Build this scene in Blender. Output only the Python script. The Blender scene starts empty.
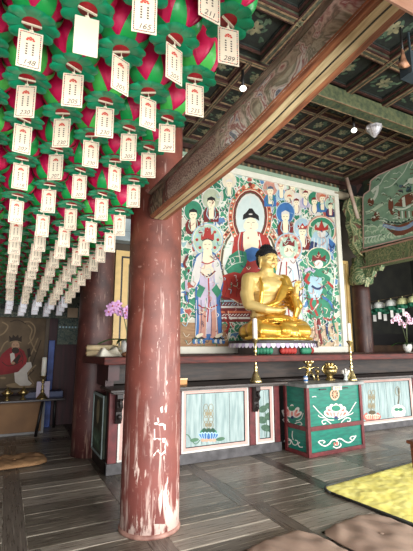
import bpy, bmesh, math, random
from mathutils import Vector, Matrix, Euler
random.seed(7)
PI = math.pi
R = math.radians
col = bpy.context.scene.collection

# ------------------------------------------------------------------ camera
F = 395.0; CX = 206.5; CY = 275.5; TH = math.atan(70.5 / F); PS = R(26.6); EYE = 1.4
fw = Vector((math.sin(PS)*math.cos(TH), math.cos(PS)*math.cos(TH), math.sin(TH)))
rt = Vector((math.cos(PS), -math.sin(PS), 0))
up = rt.cross(fw)
EYEV = Vector((0, 0, EYE))
cd = bpy.data.cameras.new('camera'); cam = bpy.data.objects.new('camera', cd); col.objects.link(cam)
cam.matrix_world = Matrix.Translation(EYEV) @ Matrix((rt, up, -fw)).transposed().to_4x4()
cd.sensor_fit = 'VERTICAL'; cd.sensor_height = 36.0; cd.lens = 36.0 * F / 551.0; cd.clip_start = 0.05
bpy.context.scene.camera = cam

def sight(x, y):
    return fw + rt * ((x - CX) / F) - up * ((y - CY) / F)
def hit(x, y, p, n):
    d = sight(x, y)
    return EYEV + d * ((Vector(p) - EYEV).dot(Vector(n)) / d.dot(Vector(n)))

# ------------------------------------------------------------------ materials
MATS = {}
def s2l(c):
    return tuple(((v/255.0)/12.92 if v/255.0 <= 0.04045 else ((v/255.0+0.055)/1.055)**2.4) for v in c)
def mat(name, rgb, rough=0.6, metal=0.0, var=0.12, scale=8.0, rgb2=None, bump=0.0, stretch=(1,1,1), spec=0.5, emit=None, trans=0, sss=0):
    """procedural material: two tone noise around a base colour (rgb in sRGB 0..255)"""
    if name in MATS: return MATS[name]
    m = bpy.data.materials.new(name); m.use_nodes = True
    nt = m.node_tree; b = nt.nodes['Principled BSDF']
    c = s2l(rgb); c2 = s2l(rgb2) if rgb2 else tuple(v*(1-var*2) for v in c)
    tc = nt.nodes.new('ShaderNodeTexCoord'); mp = nt.nodes.new('ShaderNodeMapping')
    mp.inputs['Scale'].default_value = stretch
    no = nt.nodes.new('ShaderNodeTexNoise'); no.inputs['Scale'].default_value = scale; no.inputs['Detail'].default_value = 4
    cr = nt.nodes.new('ShaderNodeValToRGB')
    cr.color_ramp.elements[0].position = 0.35; cr.color_ramp.elements[1].position = 0.65
    cr.color_ramp.elements[0].color = (*c2, 1); cr.color_ramp.elements[1].color = (*c, 1)
    L = nt.links.new
    L(tc.outputs['Object'], mp.inputs['Vector']); L(mp.outputs['Vector'], no.inputs['Vector'])
    L(no.outputs['Fac'], cr.inputs['Fac']); L(cr.outputs['Color'], b.inputs['Base Color'])
    b.inputs['Roughness'].default_value = rough; b.inputs['Metallic'].default_value = metal
    b.inputs['Specular IOR Level'].default_value = spec
    if bump:
        bp = nt.nodes.new('ShaderNodeBump'); bp.inputs['Strength'].default_value = bump; bp.inputs['Distance'].default_value = 0.01
        L(no.outputs['Fac'], bp.inputs['Height']); L(bp.outputs['Normal'], b.inputs['Normal'])
    if emit:
        b.inputs['Emission Color'].default_value = (*s2l(rgb), 1); b.inputs['Emission Strength'].default_value = emit
    if trans: b.inputs['Transmission Weight'].default_value = trans
    if sss:
        b.inputs['Subsurface Weight'].default_value = sss; b.inputs['Subsurface Radius'].default_value = (0.01, 0.006, 0.004)
    MATS[name] = m
    return m

def nodes_of(name):
    m = bpy.data.materials.new(name); m.use_nodes = True; MATS[name] = m
    nt = m.node_tree
    return m, nt, nt.nodes['Principled BSDF'], nt.nodes.new, nt.links.new
def ramp(nt, stops, const=False):
    cr = nt.nodes.new('ShaderNodeValToRGB')
    if const: cr.color_ramp.interpolation = 'CONSTANT'
    el = cr.color_ramp.elements
    while len(el) < len(stops): el.new(0.5)
    for e, (p, c) in zip(el, stops):
        e.position = p; e.color = (*s2l(c), 1)
    return cr
def mixc(nt, fac, a, b):
    mx = nt.nodes.new('ShaderNodeMix'); mx.data_type = 'RGBA'
    nt.links.new(fac, mx.inputs[0])
    for s, v in ((6, a), (7, b)):
        if isinstance(v, tuple): mx.inputs[s].default_value = (*s2l(v), 1)
        else: nt.links.new(v, mx.inputs[s])
    return mx.outputs[2]

# cloud cells: white-edged cells of green, blue, red, cream (temple painting ground)
def cloud_cells(name, scale, stops, edge=(232,234,222), ew=0.09, warp=0.25):
    m, nt, b, N, L = nodes_of(name)
    tc = N('ShaderNodeTexCoord'); no = N('ShaderNodeTexNoise'); no.inputs['Scale'].default_value = scale*0.6
    L(tc.outputs['Object'], no.inputs['Vector'])
    ad = N('ShaderNodeVectorMath'); ad.operation = 'SCALE'; ad.inputs['Scale'].default_value = warp
    L(no.outputs['Color'], ad.inputs[0])
    a2 = N('ShaderNodeVectorMath'); L(tc.outputs['Object'], a2.inputs[0]); L(ad.outputs[0], a2.inputs[1])
    v1 = N('ShaderNodeTexVoronoi'); v1.inputs['Scale'].default_value = scale; L(a2.outputs[0], v1.inputs['Vector'])
    v2 = N('ShaderNodeTexVoronoi'); v2.feature = 'DISTANCE_TO_EDGE'; v2.inputs['Scale'].default_value = scale; L(a2.outputs[0], v2.inputs['Vector'])
    sp = N('ShaderNodeSeparateColor'); L(v1.outputs['Color'], sp.inputs[0])
    cr = ramp(nt, stops, True); L(sp.outputs[0], cr.inputs['Fac'])
    lt = N('ShaderNodeMath'); lt.operation = 'LESS_THAN'; lt.inputs[1].default_value = ew; L(v2.outputs['Distance'], lt.inputs[0])
    L(mixc(nt, lt.outputs[0], cr.outputs['Color'], edge), b.inputs['Base Color'])
    b.inputs['Roughness'].default_value = 0.7
    return m

# weathered boards: random tone per plank, grain along X
def board_mat(name, dark, light, stretch=(1.2, 22, 10), rough=0.42, scratch=(150,140,122)):
    m, nt, b, N, L = nodes_of(name)
    tc = N('ShaderNodeTexCoord'); mp = N('ShaderNodeMapping'); mp.inputs['Scale'].default_value = stretch
    L(tc.outputs['Object'], mp.inputs['Vector'])
    no = N('ShaderNodeTexNoise'); no.inputs['Scale'].default_value = 2.5; no.inputs['Detail'].default_value = 8; no.inputs['Roughness'].default_value = 0.7
    L(mp.outputs[0], no.inputs['Vector'])
    cr = ramp(nt, [(0.3, dark), (0.72, light)]); L(no.outputs['Fac'], cr.inputs['Fac'])
    ge = N('ShaderNodeNewGeometry')
    r2 = ramp(nt, [(0, (150,147,140)), (1, (255,255,255))]); L(ge.outputs['Random Per Island'], r2.inputs['Fac'])
    mu = N('ShaderNodeMix'); mu.data_type = 'RGBA'; mu.blend_type = 'MULTIPLY'; mu.inputs[0].default_value = 1
    L(cr.outputs['Color'], mu.inputs[6]); L(r2.outputs['Color'], mu.inputs[7])
    n2 = N('ShaderNodeTexNoise'); n2.inputs['Scale'].default_value = 3.1; n2.inputs['Detail'].default_value = 5
    L(mp.outputs[0], n2.inputs['Vector'])
    r3 = ramp(nt, [(0.60, (0,0,0)), (0.74, (255,255,255))]); L(n2.outputs['Fac'], r3.inputs['Fac'])
    L(mixc(nt, r3.outputs['Color'], mu.outputs[2], scratch), b.inputs['Base Color'])
    r4 = ramp(nt, [(0.3, (110,110,110)), (0.7, (190,190,190))]); L(no.outputs['Fac'], r4.inputs['Fac'])
    L(r4.outputs['Color'], b.inputs['Roughness'])
    bp = N('ShaderNodeBump'); bp.inputs['Strength'].default_value = 0.25; bp.inputs['Distance'].default_value = 0.004
    L(no.outputs['Fac'], bp.inputs['Height']); L(bp.outputs[0], b.inputs['Normal'])
    return m

# old red paint on a pillar, chipped to pale wood, the more the nearer the floor
def pillar_mat(name, base, dark, chip, low=1.6, amount=1.0):
    m, nt, b, N, L = nodes_of(name)
    tc = N('ShaderNodeTexCoord')
    mp = N('ShaderNodeMapping'); mp.inputs['Scale'].default_value = (6, 6, 1.3); L(tc.outputs['Object'], mp.inputs['Vector'])
    no = N('ShaderNodeTexNoise'); no.inputs['Scale'].default_value = 2.2; no.inputs['Detail'].default_value = 9; no.inputs['Roughness'].default_value = 0.66
    L(mp.outputs[0], no.inputs['Vector'])
    sp = N('ShaderNodeSeparateXYZ'); L(tc.outputs['Object'], sp.inputs[0])
    mr = N('ShaderNodeMapRange'); mr.inputs[1].default_value = 0.0; mr.inputs[2].default_value = low; mr.inputs[3].default_value = 0.13*amount; mr.inputs[4].default_value = -0.03
    L(sp.outputs['Z'], mr.inputs[0])
    mr2 = N('ShaderNodeMapRange'); mr2.inputs[1].default_value = 0.0; mr2.inputs[2].default_value = 0.22; mr2.inputs[3].default_value = 0.12*amount; mr2.inputs[4].default_value = 0.0
    L(sp.outputs['Z'], mr2.inputs[0])
    s = N('ShaderNodeMath'); L(no.outputs['Fac'], s.inputs[0]); L(mr.outputs[0], s.inputs[1])
    s2 = N('ShaderNodeMath'); L(s.outputs[0], s2.inputs[0]); L(mr2.outputs[0], s2.inputs[1])
    cr = ramp(nt, [(0.635, (0,0,0)), (0.67, (255,255,255))]); L(s2.outputs[0], cr.inputs['Fac'])
    n2 = N('ShaderNodeTexNoise'); n2.inputs['Scale'].default_value = 5; n2.inputs['Detail'].default_value = 6
    L(tc.outputs['Object'], n2.inputs['Vector'])
    c2 = ramp(nt, [(0.35, dark), (0.65, base)]); L(n2.outputs['Fac'], c2.inputs['Fac'])
    # small scattered flakes
    n3 = N('ShaderNodeTexNoise'); n3.inputs['Scale'].default_value = 26; n3.inputs['Detail'].default_value = 3; L(tc.outputs['Object'], n3.inputs['Vector'])
    c3 = ramp(nt, [(0.66, (0,0,0)), (0.70, (170,170,170))]); L(n3.outputs['Fac'], c3.inputs['Fac'])
    # fine vertical scuffs on the lower half, and base colour mixed pinker towards the floor
    mp4 = N('ShaderNodeMapping'); mp4.inputs['Scale'].default_value = (17, 17, 1.6); L(tc.outputs['Object'], mp4.inputs['Vector'])
    n4 = N('ShaderNodeTexNoise'); n4.inputs['Scale'].default_value = 1.7; n4.inputs['Detail'].default_value = 7; n4.inputs['Roughness'].default_value = .6; L(mp4.outputs[0], n4.inputs['Vector'])
    m4 = N('ShaderNodeMapRange'); m4.inputs[1].default_value = 0.1; m4.inputs[2].default_value = low; m4.inputs[3].default_value = 0.07*amount; m4.inputs[4].default_value = -0.07; L(sp.outputs['Z'], m4.inputs[0])
    a4 = N('ShaderNodeMath'); L(n4.outputs['Fac'], a4.inputs[0]); L(m4.outputs[0], a4.inputs[1])
    c4 = ramp(nt, [(0.56, (0,0,0)), (0.70, (215,215,215))]); L(a4.outputs[0], c4.inputs['Fac'])
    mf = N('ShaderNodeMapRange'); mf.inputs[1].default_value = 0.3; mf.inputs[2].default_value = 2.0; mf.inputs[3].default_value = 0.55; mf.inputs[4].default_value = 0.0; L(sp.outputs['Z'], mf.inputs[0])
    low_pink = mixc(nt, mf.outputs[0], c2.outputs['Color'], tuple(int(v) for v in (base[0]*1.08, base[1]*1.12, base[2]*1.35)))
    scuffed = mixc(nt, c4.outputs['Color'], low_pink, chip)
    a = mixc(nt, c3.outputs['Color'], scuffed, tuple(int(0.55*v+0.45*w) for v, w in zip(chip, base)))
    L(mixc(nt, cr.outputs['Color'], a, chip), b.inputs['Base Color'])
    b.inputs['Roughness'].default_value = 0.5
    bp = N('ShaderNodeBump'); bp.inputs['Strength'].default_value = 0.35; bp.inputs['Distance'].default_value = 0.005
    L(no.outputs['Fac'], bp.inputs['Height']); L(bp.outputs[0], b.inputs['Normal'])
    return m

# flowing scrollwork: bands of a swirled noise
def scroll_paint(name, scale, stops, dist=2.0, rough=.65):
    m, nt, b, N, L = nodes_of(name)
    tc = N('ShaderNodeTexCoord'); no = N('ShaderNodeTexNoise'); no.inputs['Scale'].default_value = scale; no.inputs['Detail'].default_value = 2; no.inputs['Distortion'].default_value = dist
    L(tc.outputs['Object'], no.inputs['Vector']); cr = ramp(nt, stops); L(no.outputs['Fac'], cr.inputs['Fac'])
    L(cr.outputs['Color'], b.inputs['Base Color']); b.inputs['Roughness'].default_value = rough
    return m
# ------------------------------------------------------------------ mesh builder
class MB:
    def __init__(s): s.v = []; s.f = []; s.m = []; s.sm = []
    def add(s, vs, fs, mi=0, smooth=False):
        o = len(s.v); s.v += [Vector(v) for v in vs]
        for f in fs: s.f.append([i+o for i in f]); s.m.append(mi); s.sm.append(smooth)
    def box(s, a, b, mi=0, M=None):
        x0,y0,z0 = a; x1,y1,z1 = b
        vs = [Vector(p) for p in ((x0,y0,z0),(x1,y0,z0),(x1,y1,z0),(x0,y1,z0),(x0,y0,z1),(x1,y0,z1),(x1,y1,z1),(x0,y1,z1))]
        if M: vs = [M @ v for v in vs]
        s.add(vs, [(0,3,2,1),(4,5,6,7),(0,1,5,4),(1,2,6,5),(2,3,7,6),(3,0,4,7)], mi)
    def prism(s, pts, d, mi=0):
        """pts: 3D loop, d: extrusion vector"""
        n = len(pts); d = Vector(d); a = [Vector(p) for p in pts]
        s.add(a + [p+d for p in a], [tuple(range(n))[::-1], tuple(range(n, 2*n))] + [(i,(i+1)%n,n+(i+1)%n,n+i) for i in range(n)], mi)
    def lathe(s, prof, c=(0,0,0), seg=20, mi=0, smooth=True, sx=1, sy=1, M=None):
        c = Vector(c); vs = []; n = len(prof)
        for r, z in prof:
            for k in range(seg):
                a = 2*PI*k/seg; p = Vector((r*sx*math.cos(a), r*sy*math.sin(a), z))
                vs.append((M @ p if M else p) + c)
        fs = []
        for i in range(n-1):
            for k in range(seg):
                k2 = (k+1) % seg
                fs.append((i*seg+k, i*seg+k2, (i+1)*seg+k2, (i+1)*seg+k))
        fs.append(tuple(range(seg))[::-1]); fs.append(tuple(range((n-1)*seg, n*seg)))
        s.add(vs, fs, mi, smooth)
    def tube(s, path, r, seg=8, mi=0, smooth=True, flat=1.0):
        path = [Vector(p) for p in path]; n = len(path)
        rs = r if isinstance(r, (list, tuple)) else [r]*n
        vs = []; ref = Vector((0,0,1))
        for i, p in enumerate(path):
            t = (path[min(i+1,n-1)] - path[max(i-1,0)]).normalized()
            if abs(t.dot(ref)) > 0.95: ref = Vector((1,0,0)) if abs(t.x) < 0.9 else Vector((0,1,0))
            a = t.cross(ref).normalized(); b = a.cross(t).normalized(); ref = b
            for k in range(seg):
                an = 2*PI*k/seg
                vs.append(p + a*(rs[i]*math.cos(an)) + b*(rs[i]*flat*math.sin(an)))
        fs = [(i*seg+k, i*seg+(k+1)%seg, (i+1)*seg+(k+1)%seg, (i+1)*seg+k) for i in range(n-1) for k in range(seg)]
        fs.append(tuple(range(seg))[::-1]); fs.append(tuple(range((n-1)*seg, n*seg)))
        s.add(vs, fs, mi, smooth)
    def ball(s, c, r, mi=0, seg=14, rot=None):
        if not isinstance(r, (list, tuple)): r = (r, r, r)
        c = Vector(c); M = Euler(rot).to_matrix() if rot else Matrix.Identity(3)
        rings = max(6, seg//2+1); vs = [M @ Vector((0,0,-r[2])) + c]
        for i in range(1, rings):
            t = PI*i/rings
            for k in range(seg):
                a = 2*PI*k/seg
                vs.append(M @ Vector((r[0]*math.sin(t)*math.cos(a), r[1]*math.sin(t)*math.sin(a), -r[2]*math.cos(t))) + c)
        vs.append(M @ Vector((0,0,r[2])) + c)
        fs = [(0, 1+(k+1)%seg, 1+k) for k in range(seg)]
        for i in range(rings-2):
            for k in range(seg):
                a = 1+i*seg; fs.append((a+k, a+(k+1)%seg, a+seg+(k+1)%seg, a+seg+k))
        l = 1+(rings-2)*seg; t = len(vs)-1
        fs += [(l+k, l+(k+1)%seg, t) for k in range(seg)]
        s.add(vs, fs, mi, True)
    def caps(s, a, b, ra, rb, mi=0, seg=14):
        """tapered limb with round ends"""
        a = Vector(a); b = Vector(b)
        s.tube([a, a.lerp(b, .5), b], [ra, (ra+rb)/2, rb], seg, mi); s.ball(a, ra, mi, seg); s.ball(b, rb, mi, seg)
    def build(s, name, mats, parent=None, **kw):
        root = parent
        off = Vector((0,0,0))
        while root is not None:
            off += root.location; root = root.parent
        me = bpy.data.meshes.new(name)
        me.from_pydata([v - off for v in s.v], [], s.f)
        if not isinstance(mats, (list, tuple)): mats = [mats]
        for m in mats: me.materials.append(m)
        me.polygons.foreach_set('material_index', s.m); me.polygons.foreach_set('use_smooth', s.sm)
        me.update()
        o = bpy.data.objects.new(name, me); col.objects.link(o)
        if parent: o.parent = parent
        bv = kw.get('bevel')
        if bv:
            md = o.modifiers.new('bevel', 'BEVEL'); md.width = bv; md.segments = 2; md.limit_method = 'ANGLE'
        return o

def tag(o, label=None, cat=None, group=None, kind=None):
    if label: o['label'] = label
    if cat: o['category'] = cat
    if group: o['group'] = group
    if kind: o['kind'] = kind
    return o
def thing(name, label, cat, loc=(0,0,0), rz=0, group=None):
    o = bpy.data.objects.new(name, None); col.objects.link(o); o.empty_display_size = 0.1
    o.location = loc; o.rotation_euler = (0,0,rz)
    return tag(o, label, cat, group)
def copy_tree(o, parent=None):
    c = o.copy(); col.objects.link(c); c.parent = parent
    for ch in [k for k in bpy.data.objects if k.parent == o and not k.name.startswith('name_tag')]: copy_tree(ch, c)
    return c
def finish_mesh(o, voxel, smooth=6, name=None):
    """fuse the overlapping forms of an object into one continuous skin"""
    md = o.modifiers.new('fuse', 'REMESH'); md.mode = 'VOXEL'; md.voxel_size = voxel; md.use_smooth_shade = True
    sm = o.modifiers.new('soft', 'SMOOTH'); sm.iterations = smooth; sm.factor = 0.5
    dg = bpy.context.evaluated_depsgraph_get(); dg.update()
    me = bpy.data.meshes.new_from_object(o.evaluated_get(dg))
    o.modifiers.clear(); old = o.data; o.data = me
    for p in me.polygons: p.use_smooth = True
    return o

# flat painting on a surface: shapes are traced on a real plane, each layer a hair above the last
class Art:
    def __init__(s, p, n, step=0.00005, base=0.001):
        s.p = Vector(p); s.n = Vector(n).normalized(); s.step = step; s.h = base
        s.v = []; s.f = []; s.m = []; s.mats = []
    def mi(s, m):
        if m not in s.mats: s.mats.append(m)
        return s.mats.index(m)
    def poly(s, pts, m):
        o = len(s.v); s.h += s.step
        s.v += [hit(x, y, s.p, s.n) + s.n*s.h for x, y in pts]
        s.f.append(list(range(o, len(s.v)))); s.m.append(s.mi(m))
    def quads(s, a, b, m, close=False):
        o = len(s.v); n = len(a); s.h += s.step
        s.v += [hit(x, y, s.p, s.n) + s.n*s.h for x, y in a+b]
        for i in range(n if close else n-1):
            j = (i+1) % n
            s.f.append([o+i, o+j, o+n+j, o+n+i]); s.m.append(s.mi(m))
    def ell(s, cx, cy, rx, ry, m, rot=0, n=20):
        c, q = math.cos(R(rot)), math.sin(R(rot))
        s.poly([(cx + rx*math.cos(t)*c - ry*math.sin(t)*q, cy + rx*math.cos(t)*q + ry*math.sin(t)*c) for t in (2*PI*k/n for k in range(n))], m)
    def ring(s, cx, cy, rx, ry, w, m, a0=0, a1=360, n=28):
        A = []; B = []
        for k in range(n+1):
            t = R(a0 + (a1-a0)*k/n)
            A.append((cx+rx*math.cos(t), cy+ry*math.sin(t))); B.append((cx+(rx-w)*math.cos(t), cy+(ry-w)*math.sin(t)))
        s.quads(A, B, m)
    def line(s, pts, w, m, smooth=True):
        if smooth and len(pts) > 2:
            q = []; P_ = [pts[0]] + list(pts) + [pts[-1]]
            for i in range(1, len(P_)-2):
                for k in range(4):
                    t = k/4.0
                    q.append(tuple(0.5*((2*P_[i][j]) + (-P_[i-1][j]+P_[i+1][j])*t + (2*P_[i-1][j]-5*P_[i][j]+4*P_[i+1][j]-P_[i+2][j])*t*t + (-P_[i-1][j]+3*P_[i][j]-3*P_[i+1][j]+P_[i+2][j])*t**3) for j in (0,1)))
            q.append(pts[-1]); pts = q
        A = []; B = []
        for i, p in enumerate(pts):
            a = pts[max(i-1,0)]; b = pts[min(i+1,len(pts)-1)]
            dx, dy = b[0]-a[0], b[1]-a[1]; l = math.hypot(dx, dy) or 1
            A.append((p[0]-dy/l*w/2, p[1]+dx/l*w/2)); B.append((p[0]+dy/l*w/2, p[1]-dx/l*w/2))
        s.quads(A, B, m)
    def build(s, name, parent):
        root = parent; off = Vector((0,0,0))
        while root is not None: off += root.location; root = root.parent
        me = bpy.data.meshes.new(name); me.from_pydata([v-off for v in s.v], [], s.f)
        for m in s.mats: me.materials.append(m)
        me.polygons.foreach_set('material_index', s.m); me.update()
        o = bpy.data.objects.new(name, me); col.objects.link(o); o.parent = parent
        return o

# ------------------------------------------------------------------ shared materials
M_floor = board_mat('floor_boards', (98,89,80), (172,162,149), scratch=(196,186,168))
M_gap = mat('gap_dust', (226,220,204), 0.8, rgb2=(110,100,86), scale=2.2, stretch=(1,5,1))
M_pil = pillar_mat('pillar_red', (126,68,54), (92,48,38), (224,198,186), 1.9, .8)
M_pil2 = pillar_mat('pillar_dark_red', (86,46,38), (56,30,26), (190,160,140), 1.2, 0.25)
M_maroon = mat('maroon_paint', (112,44,46), 0.5, rgb2=(86,32,34), scale=14)
M_maroond = mat('dark_maroon', (66,28,30), 0.5, rgb2=(48,20,22), scale=8)
M_lip = mat('red_lacquer', (94,36,27), 0.7, rgb2=(62,25,21), scale=7, stretch=(1,6,6))
M_oldwood = mat('old_brown_wood', (92,74,60), 0.6, rgb2=(52,40,33), scale=4, stretch=(1.5,14,14), bump=.2)
M_frieze = mat('smoky_frieze_wood', (56,43,35), 0.6, rgb2=(30,24,21), scale=4, stretch=(1,7,7))
M_darkwood = mat('near_black_wood', (40,32,30), 0.5, rgb2=(26,20,19), scale=6)
M_baseb = mat('grey_baseboard', (92,90,92), 0.5, rgb2=(60,58,60), scale=9)
M_pale = mat('pale_blue_boards', (168,186,184), 0.7, rgb2=(134,156,156), scale=3, stretch=(9,9,1.2))
M_white = mat('white_paint', (222,219,212), 0.65, var=.05)
M_pink = mat('pink_border', (214,176,166), 0.65, var=.08)
M_cream = mat('cream_paint', (232,222,196), 0.65, var=.06)
M_blk = mat('black_paint', (26,24,24), 0.5, var=.1)
M_green = mat('jade_paint', (22,112,92), 0.5, rgb2=(14,92,76), scale=10)
M_teal = mat('altar_teal', (14,122,102), 0.45, rgb2=(10,98,84), scale=6, stretch=(1,1,5))
M_brass = mat('brass', (226,206,148), 0.25, 0.9, var=.1, scale=20)
M_brassd = mat('aged_brass', (200,178,120), 0.3, 0.9, rgb2=(126,108,70), scale=30)
M_wax = mat('white_wax', (246,242,230), 0.4, var=.02, sss=.2)
M_red = mat('painted_red', (176,52,44), 0.65, var=.12)
M_redd = mat('painted_dark_red', (122,34,34), 0.65, var=.12)
M_blue = mat('painted_blue', (62,116,178), 0.65, var=.12)
M_navy = mat('painted_navy', (40,56,98), 0.65, var=.12)
M_lblue = mat('painted_sky', (168,200,214), 0.65, var=.06)
M_grn = mat('painted_green', (52,138,104), 0.65, var=.14)
M_lgrn = mat('painted_pale_green', (176,206,184), 0.65, var=.06)
M_skin = mat('painted_skin', (242,230,198), 0.65, var=.03)
M_oran = mat('painted_orange', (206,112,76), 0.65, var=.12, scale=30)
M_olive = mat('painted_olive', (96,84,62), 0.65, var=.15, scale=30)
M_ochre = mat('painted_ochre', (172,136,98), 0.65, rgb2=(146,110,78), scale=6, stretch=(1,1,6))
M_lilac = mat('painted_lilac', (196,186,206), 0.65, var=.08)
M_gold = mat('gilding', (234,206,134), 0.45, 0.3, rgb2=(226,194,118), scale=5)
M_goldr = mat('bright_gilding', (236,192,90), 0.28, 0.6, rgb2=(218,164,58), scale=7)
M_hair = mat('black_curls', (26,26,30), 0.6, rgb2=(14,14,16), scale=60, bump=.6)
# ================================================================== room
def struct(name, mb, m, **kw):
    o = mb.build(name, m, None, **kw); return tag(o, kind='structure')

# floor: joists along Y, boards between them along X, pale dusty gaps
fl = MB(); rnd = random.Random(3)
fl.box((-3.2,-2.5,-0.06),(10.6,8.4,-0.0035), 1)
jx = [-2.75,-1.8,-.86,.09,1.03,1.98,2.94,3.9,4.86,5.8,6.76,7.7,8.66,9.6]
jw = .16
gird = [(3.27,3.55),(-.4,-.15),(6.6,6.85)]
def strips(y0, y1):
    y = y0; out = []
    while y < y1-.05:
        w = rnd.uniform(.13,.27)
        if y1-(y+w) < .1: w = y1-y
        out.append((y, min(y+w, y1))); y += w
    return out
cuts = [-2.5,-.4,-.15,3.27,3.55,6.6,6.85,8.4]
for i, x in enumerate(jx):
    for a, b in ((-2.5,-.4),(-.15,3.27),(3.27,6.6),(6.85,8.4)):
        off = .08 if (b == 3.27 and i % 2) else 0
        fl.box((x+off, a+.004, -.012),(x+off+jw, b-.004, 0), 2)
    x1 = jx[i+1] if i+1 < len(jx) else 10.6
    for a, b in ((-2.5,-.4),(-.15,3.27),(3.27,6.6),(6.85,8.4)):
        for y0, y1 in strips(a, b):
            g = rnd.choice((.004,.006,.014,.022,.026))
            off = .08 if (b == 3.27 and i % 2) else 0
            off2 = .08 if (b == 3.27 and (i+1) % 2) else 0
            fl.box((x+off+jw+.005, y0+g/2, -.012),(x1+off2-.005, y1-g/2, rnd.uniform(-.002,.001)))
    for a, b in ((-.4,-.15),(6.6,6.85)):
        fl.box((x+.002, a+.004,-.012),(x1-.002, b-.004, 0), 2)
M_joist = board_mat('floor_joists', (70,63,57), (126,116,106), (22,1.2,10), scratch=(150,140,126))
struct('floor', fl, [M_floor, M_gap, M_joist])

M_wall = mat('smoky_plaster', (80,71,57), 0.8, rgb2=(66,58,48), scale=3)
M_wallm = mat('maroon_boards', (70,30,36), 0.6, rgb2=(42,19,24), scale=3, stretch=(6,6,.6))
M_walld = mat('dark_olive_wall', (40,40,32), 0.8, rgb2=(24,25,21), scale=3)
w = MB(); w.box((1.32,6.25,0),(6.9,6.4,5.1)); struct('wall_back', w, M_wall)
w = MB(); w.box((1.2,6.4,0),(1.32,7.9,5.1)); struct('wall_alcove_side', w, M_wallm)
w = MB(); w.box((-3.2,7.9,0),(1.32,8.05,5.1)); struct('wall_alcove_back', w, M_wallm)
w = MB(); w.box((-3.35,-2.5,0),(-3.2,8.05,5.1)); struct('wall_left', w, M_wallm)
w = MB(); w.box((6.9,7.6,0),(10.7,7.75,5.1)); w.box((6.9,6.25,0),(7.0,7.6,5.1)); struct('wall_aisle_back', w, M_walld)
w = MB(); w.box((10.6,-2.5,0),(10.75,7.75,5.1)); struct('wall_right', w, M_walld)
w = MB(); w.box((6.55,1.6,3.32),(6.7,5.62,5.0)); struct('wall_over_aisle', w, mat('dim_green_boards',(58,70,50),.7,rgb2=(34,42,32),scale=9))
# front side: timber posts, the bays between them stand open to daylight
w = MB(); w.box((-3.2,-2.62,3.0),(10.6,-2.5,5.1)); struct('wall_front_lintel', w, M_walld)
# low dado in the aisle behind the side altar
w = MB(); w.box((7.0,7.5,0),(10.5,7.6,1.42)); struct('trim_1', w, mat('brown_dado',(86,62,44),.7,rgb2=(62,44,32),scale=4))
w = MB(); w.box((7.0,7.46,1.42),(10.5,7.6,1.72)); struct('trim_2', w, M_blk)

# coffered ceiling
M_cgreen = mat('ceiling_rib_green', (82,80,60), 0.65, rgb2=(44,52,42), scale=16)
M_cdark = mat('coffer_black_green', (30,38,32), 0.7, rgb2=(16,20,18), scale=20)
M_cmar = mat('coffer_maroon', (70,38,31), 0.6, rgb2=(42,26,22), scale=10)
M_ctan = mat('coffer_tan', (142,118,88), 0.65, rgb2=(92,76,56), scale=14)
M_cflow = mat('coffer_flower', (132,126,96), 0.7, rgb2=(76,84,64), scale=12)
M_cleaf = mat('coffer_leaf', (84,104,80), 0.7, rgb2=(46,66,52), scale=12)
CM = [M_cdark, M_cgreen, M_cmar, M_ctan, M_cflow, M_cleaf]
ce = MB()
ce.box((-3.2,-2.5,5.02),(10.7,8.0,5.12), 0)
def disc(mb, cx, cy, z, rx, ry, mi, rot=0, n=10):
    c, q = math.cos(rot), math.sin(rot)
    mb.add([(cx+rx*math.cos(t)*c-ry*math.sin(t)*q, cy+rx*math.cos(t)*q+ry*math.sin(t)*c, z) for t in (-2*PI*k/n for k in range(n))], [tuple(range(n))], mi)
def coffer(cx, cy, h, kind, big):
    z = 5.02
    d = h-.03 if big else h-.02
    for t, zz, mi, wd in ((h, 4.985, 2, .035), (h-.035, 5.0, 3 if not big else 0, .012)):
        for a, b in (((cx-t,cy-t),(cx+t,cy-t+wd)),((cx-t,cy+t-wd),(cx+t,cy+t)),((cx-t,cy-t+wd),(cx-t+wd,cy+t-wd)),((cx+t-wd,cy-t+wd),(cx+t,cy+t-wd))):
            ce.box((*a, zz),(*b, 5.02), mi)
    if big and kind == 0:
        R0 = h*.62
        for k in range(14):
            a = 2*PI*k/14
            disc(ce, cx+R0*math.cos(a), cy+R0*math.sin(a), z-.003, R0*.2, R0*.16, 4, a)
            disc(ce, cx+R0*math.cos(a), cy+R0*math.sin(a), z-.005, R0*.1, R0*.08, 0, a)
        for k in range(8):
            a = 2*PI*k/8
            disc(ce, cx+R0*.45*math.cos(a), cy+R0*.45*math.sin(a), z-.004, R0*.26, R0*.12, 4, a)
            disc(ce, cx+R0*.5*math.cos(a), cy+R0*.5*math.sin(a), z-.006, R0*.13, R0*.05, 0, a)
        disc(ce, cx, cy, z-.007, R0*.16, R0*.16, 4)
    else:
        rr = random.Random(int(cx*77+cy*131))
        for k in range(15 if big else 9):
            a = rr.uniform(0, 2*PI); q = rr.uniform(.25,.72)*h
            disc(ce, cx+q*math.cos(a), cy+q*math.sin(a), z-.003-k*.0002, h*.16, h*.07, 5, rr.uniform(0,PI), 8)
        for k in range(6):
            a = 2*PI*k/6+.3
            disc(ce, cx+h*.2*math.cos(a), cy+h*.2*math.sin(a), z-.007-k*.0001, h*.17, h*.1, 4, a, 8)
xs = [4.36+.53*k for k in range(-14, 12)]; ys = [4.03+.515*k for k in range(0, 4)]
for i, x in enumerate(xs):
    for j, y in enumerate(ys): coffer(x, y, .225, 1, False)
XB = [4.05+.72*k for k in range(-10, 10)]; YB = [3.32-.72*k for k in range(0, 8)]
for i, x in enumerate(XB):
    for j, y in enumerate(YB): coffer(x-.33, y, .3, (i+j) % 3 != 0 and 0 or 1, True)
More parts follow.
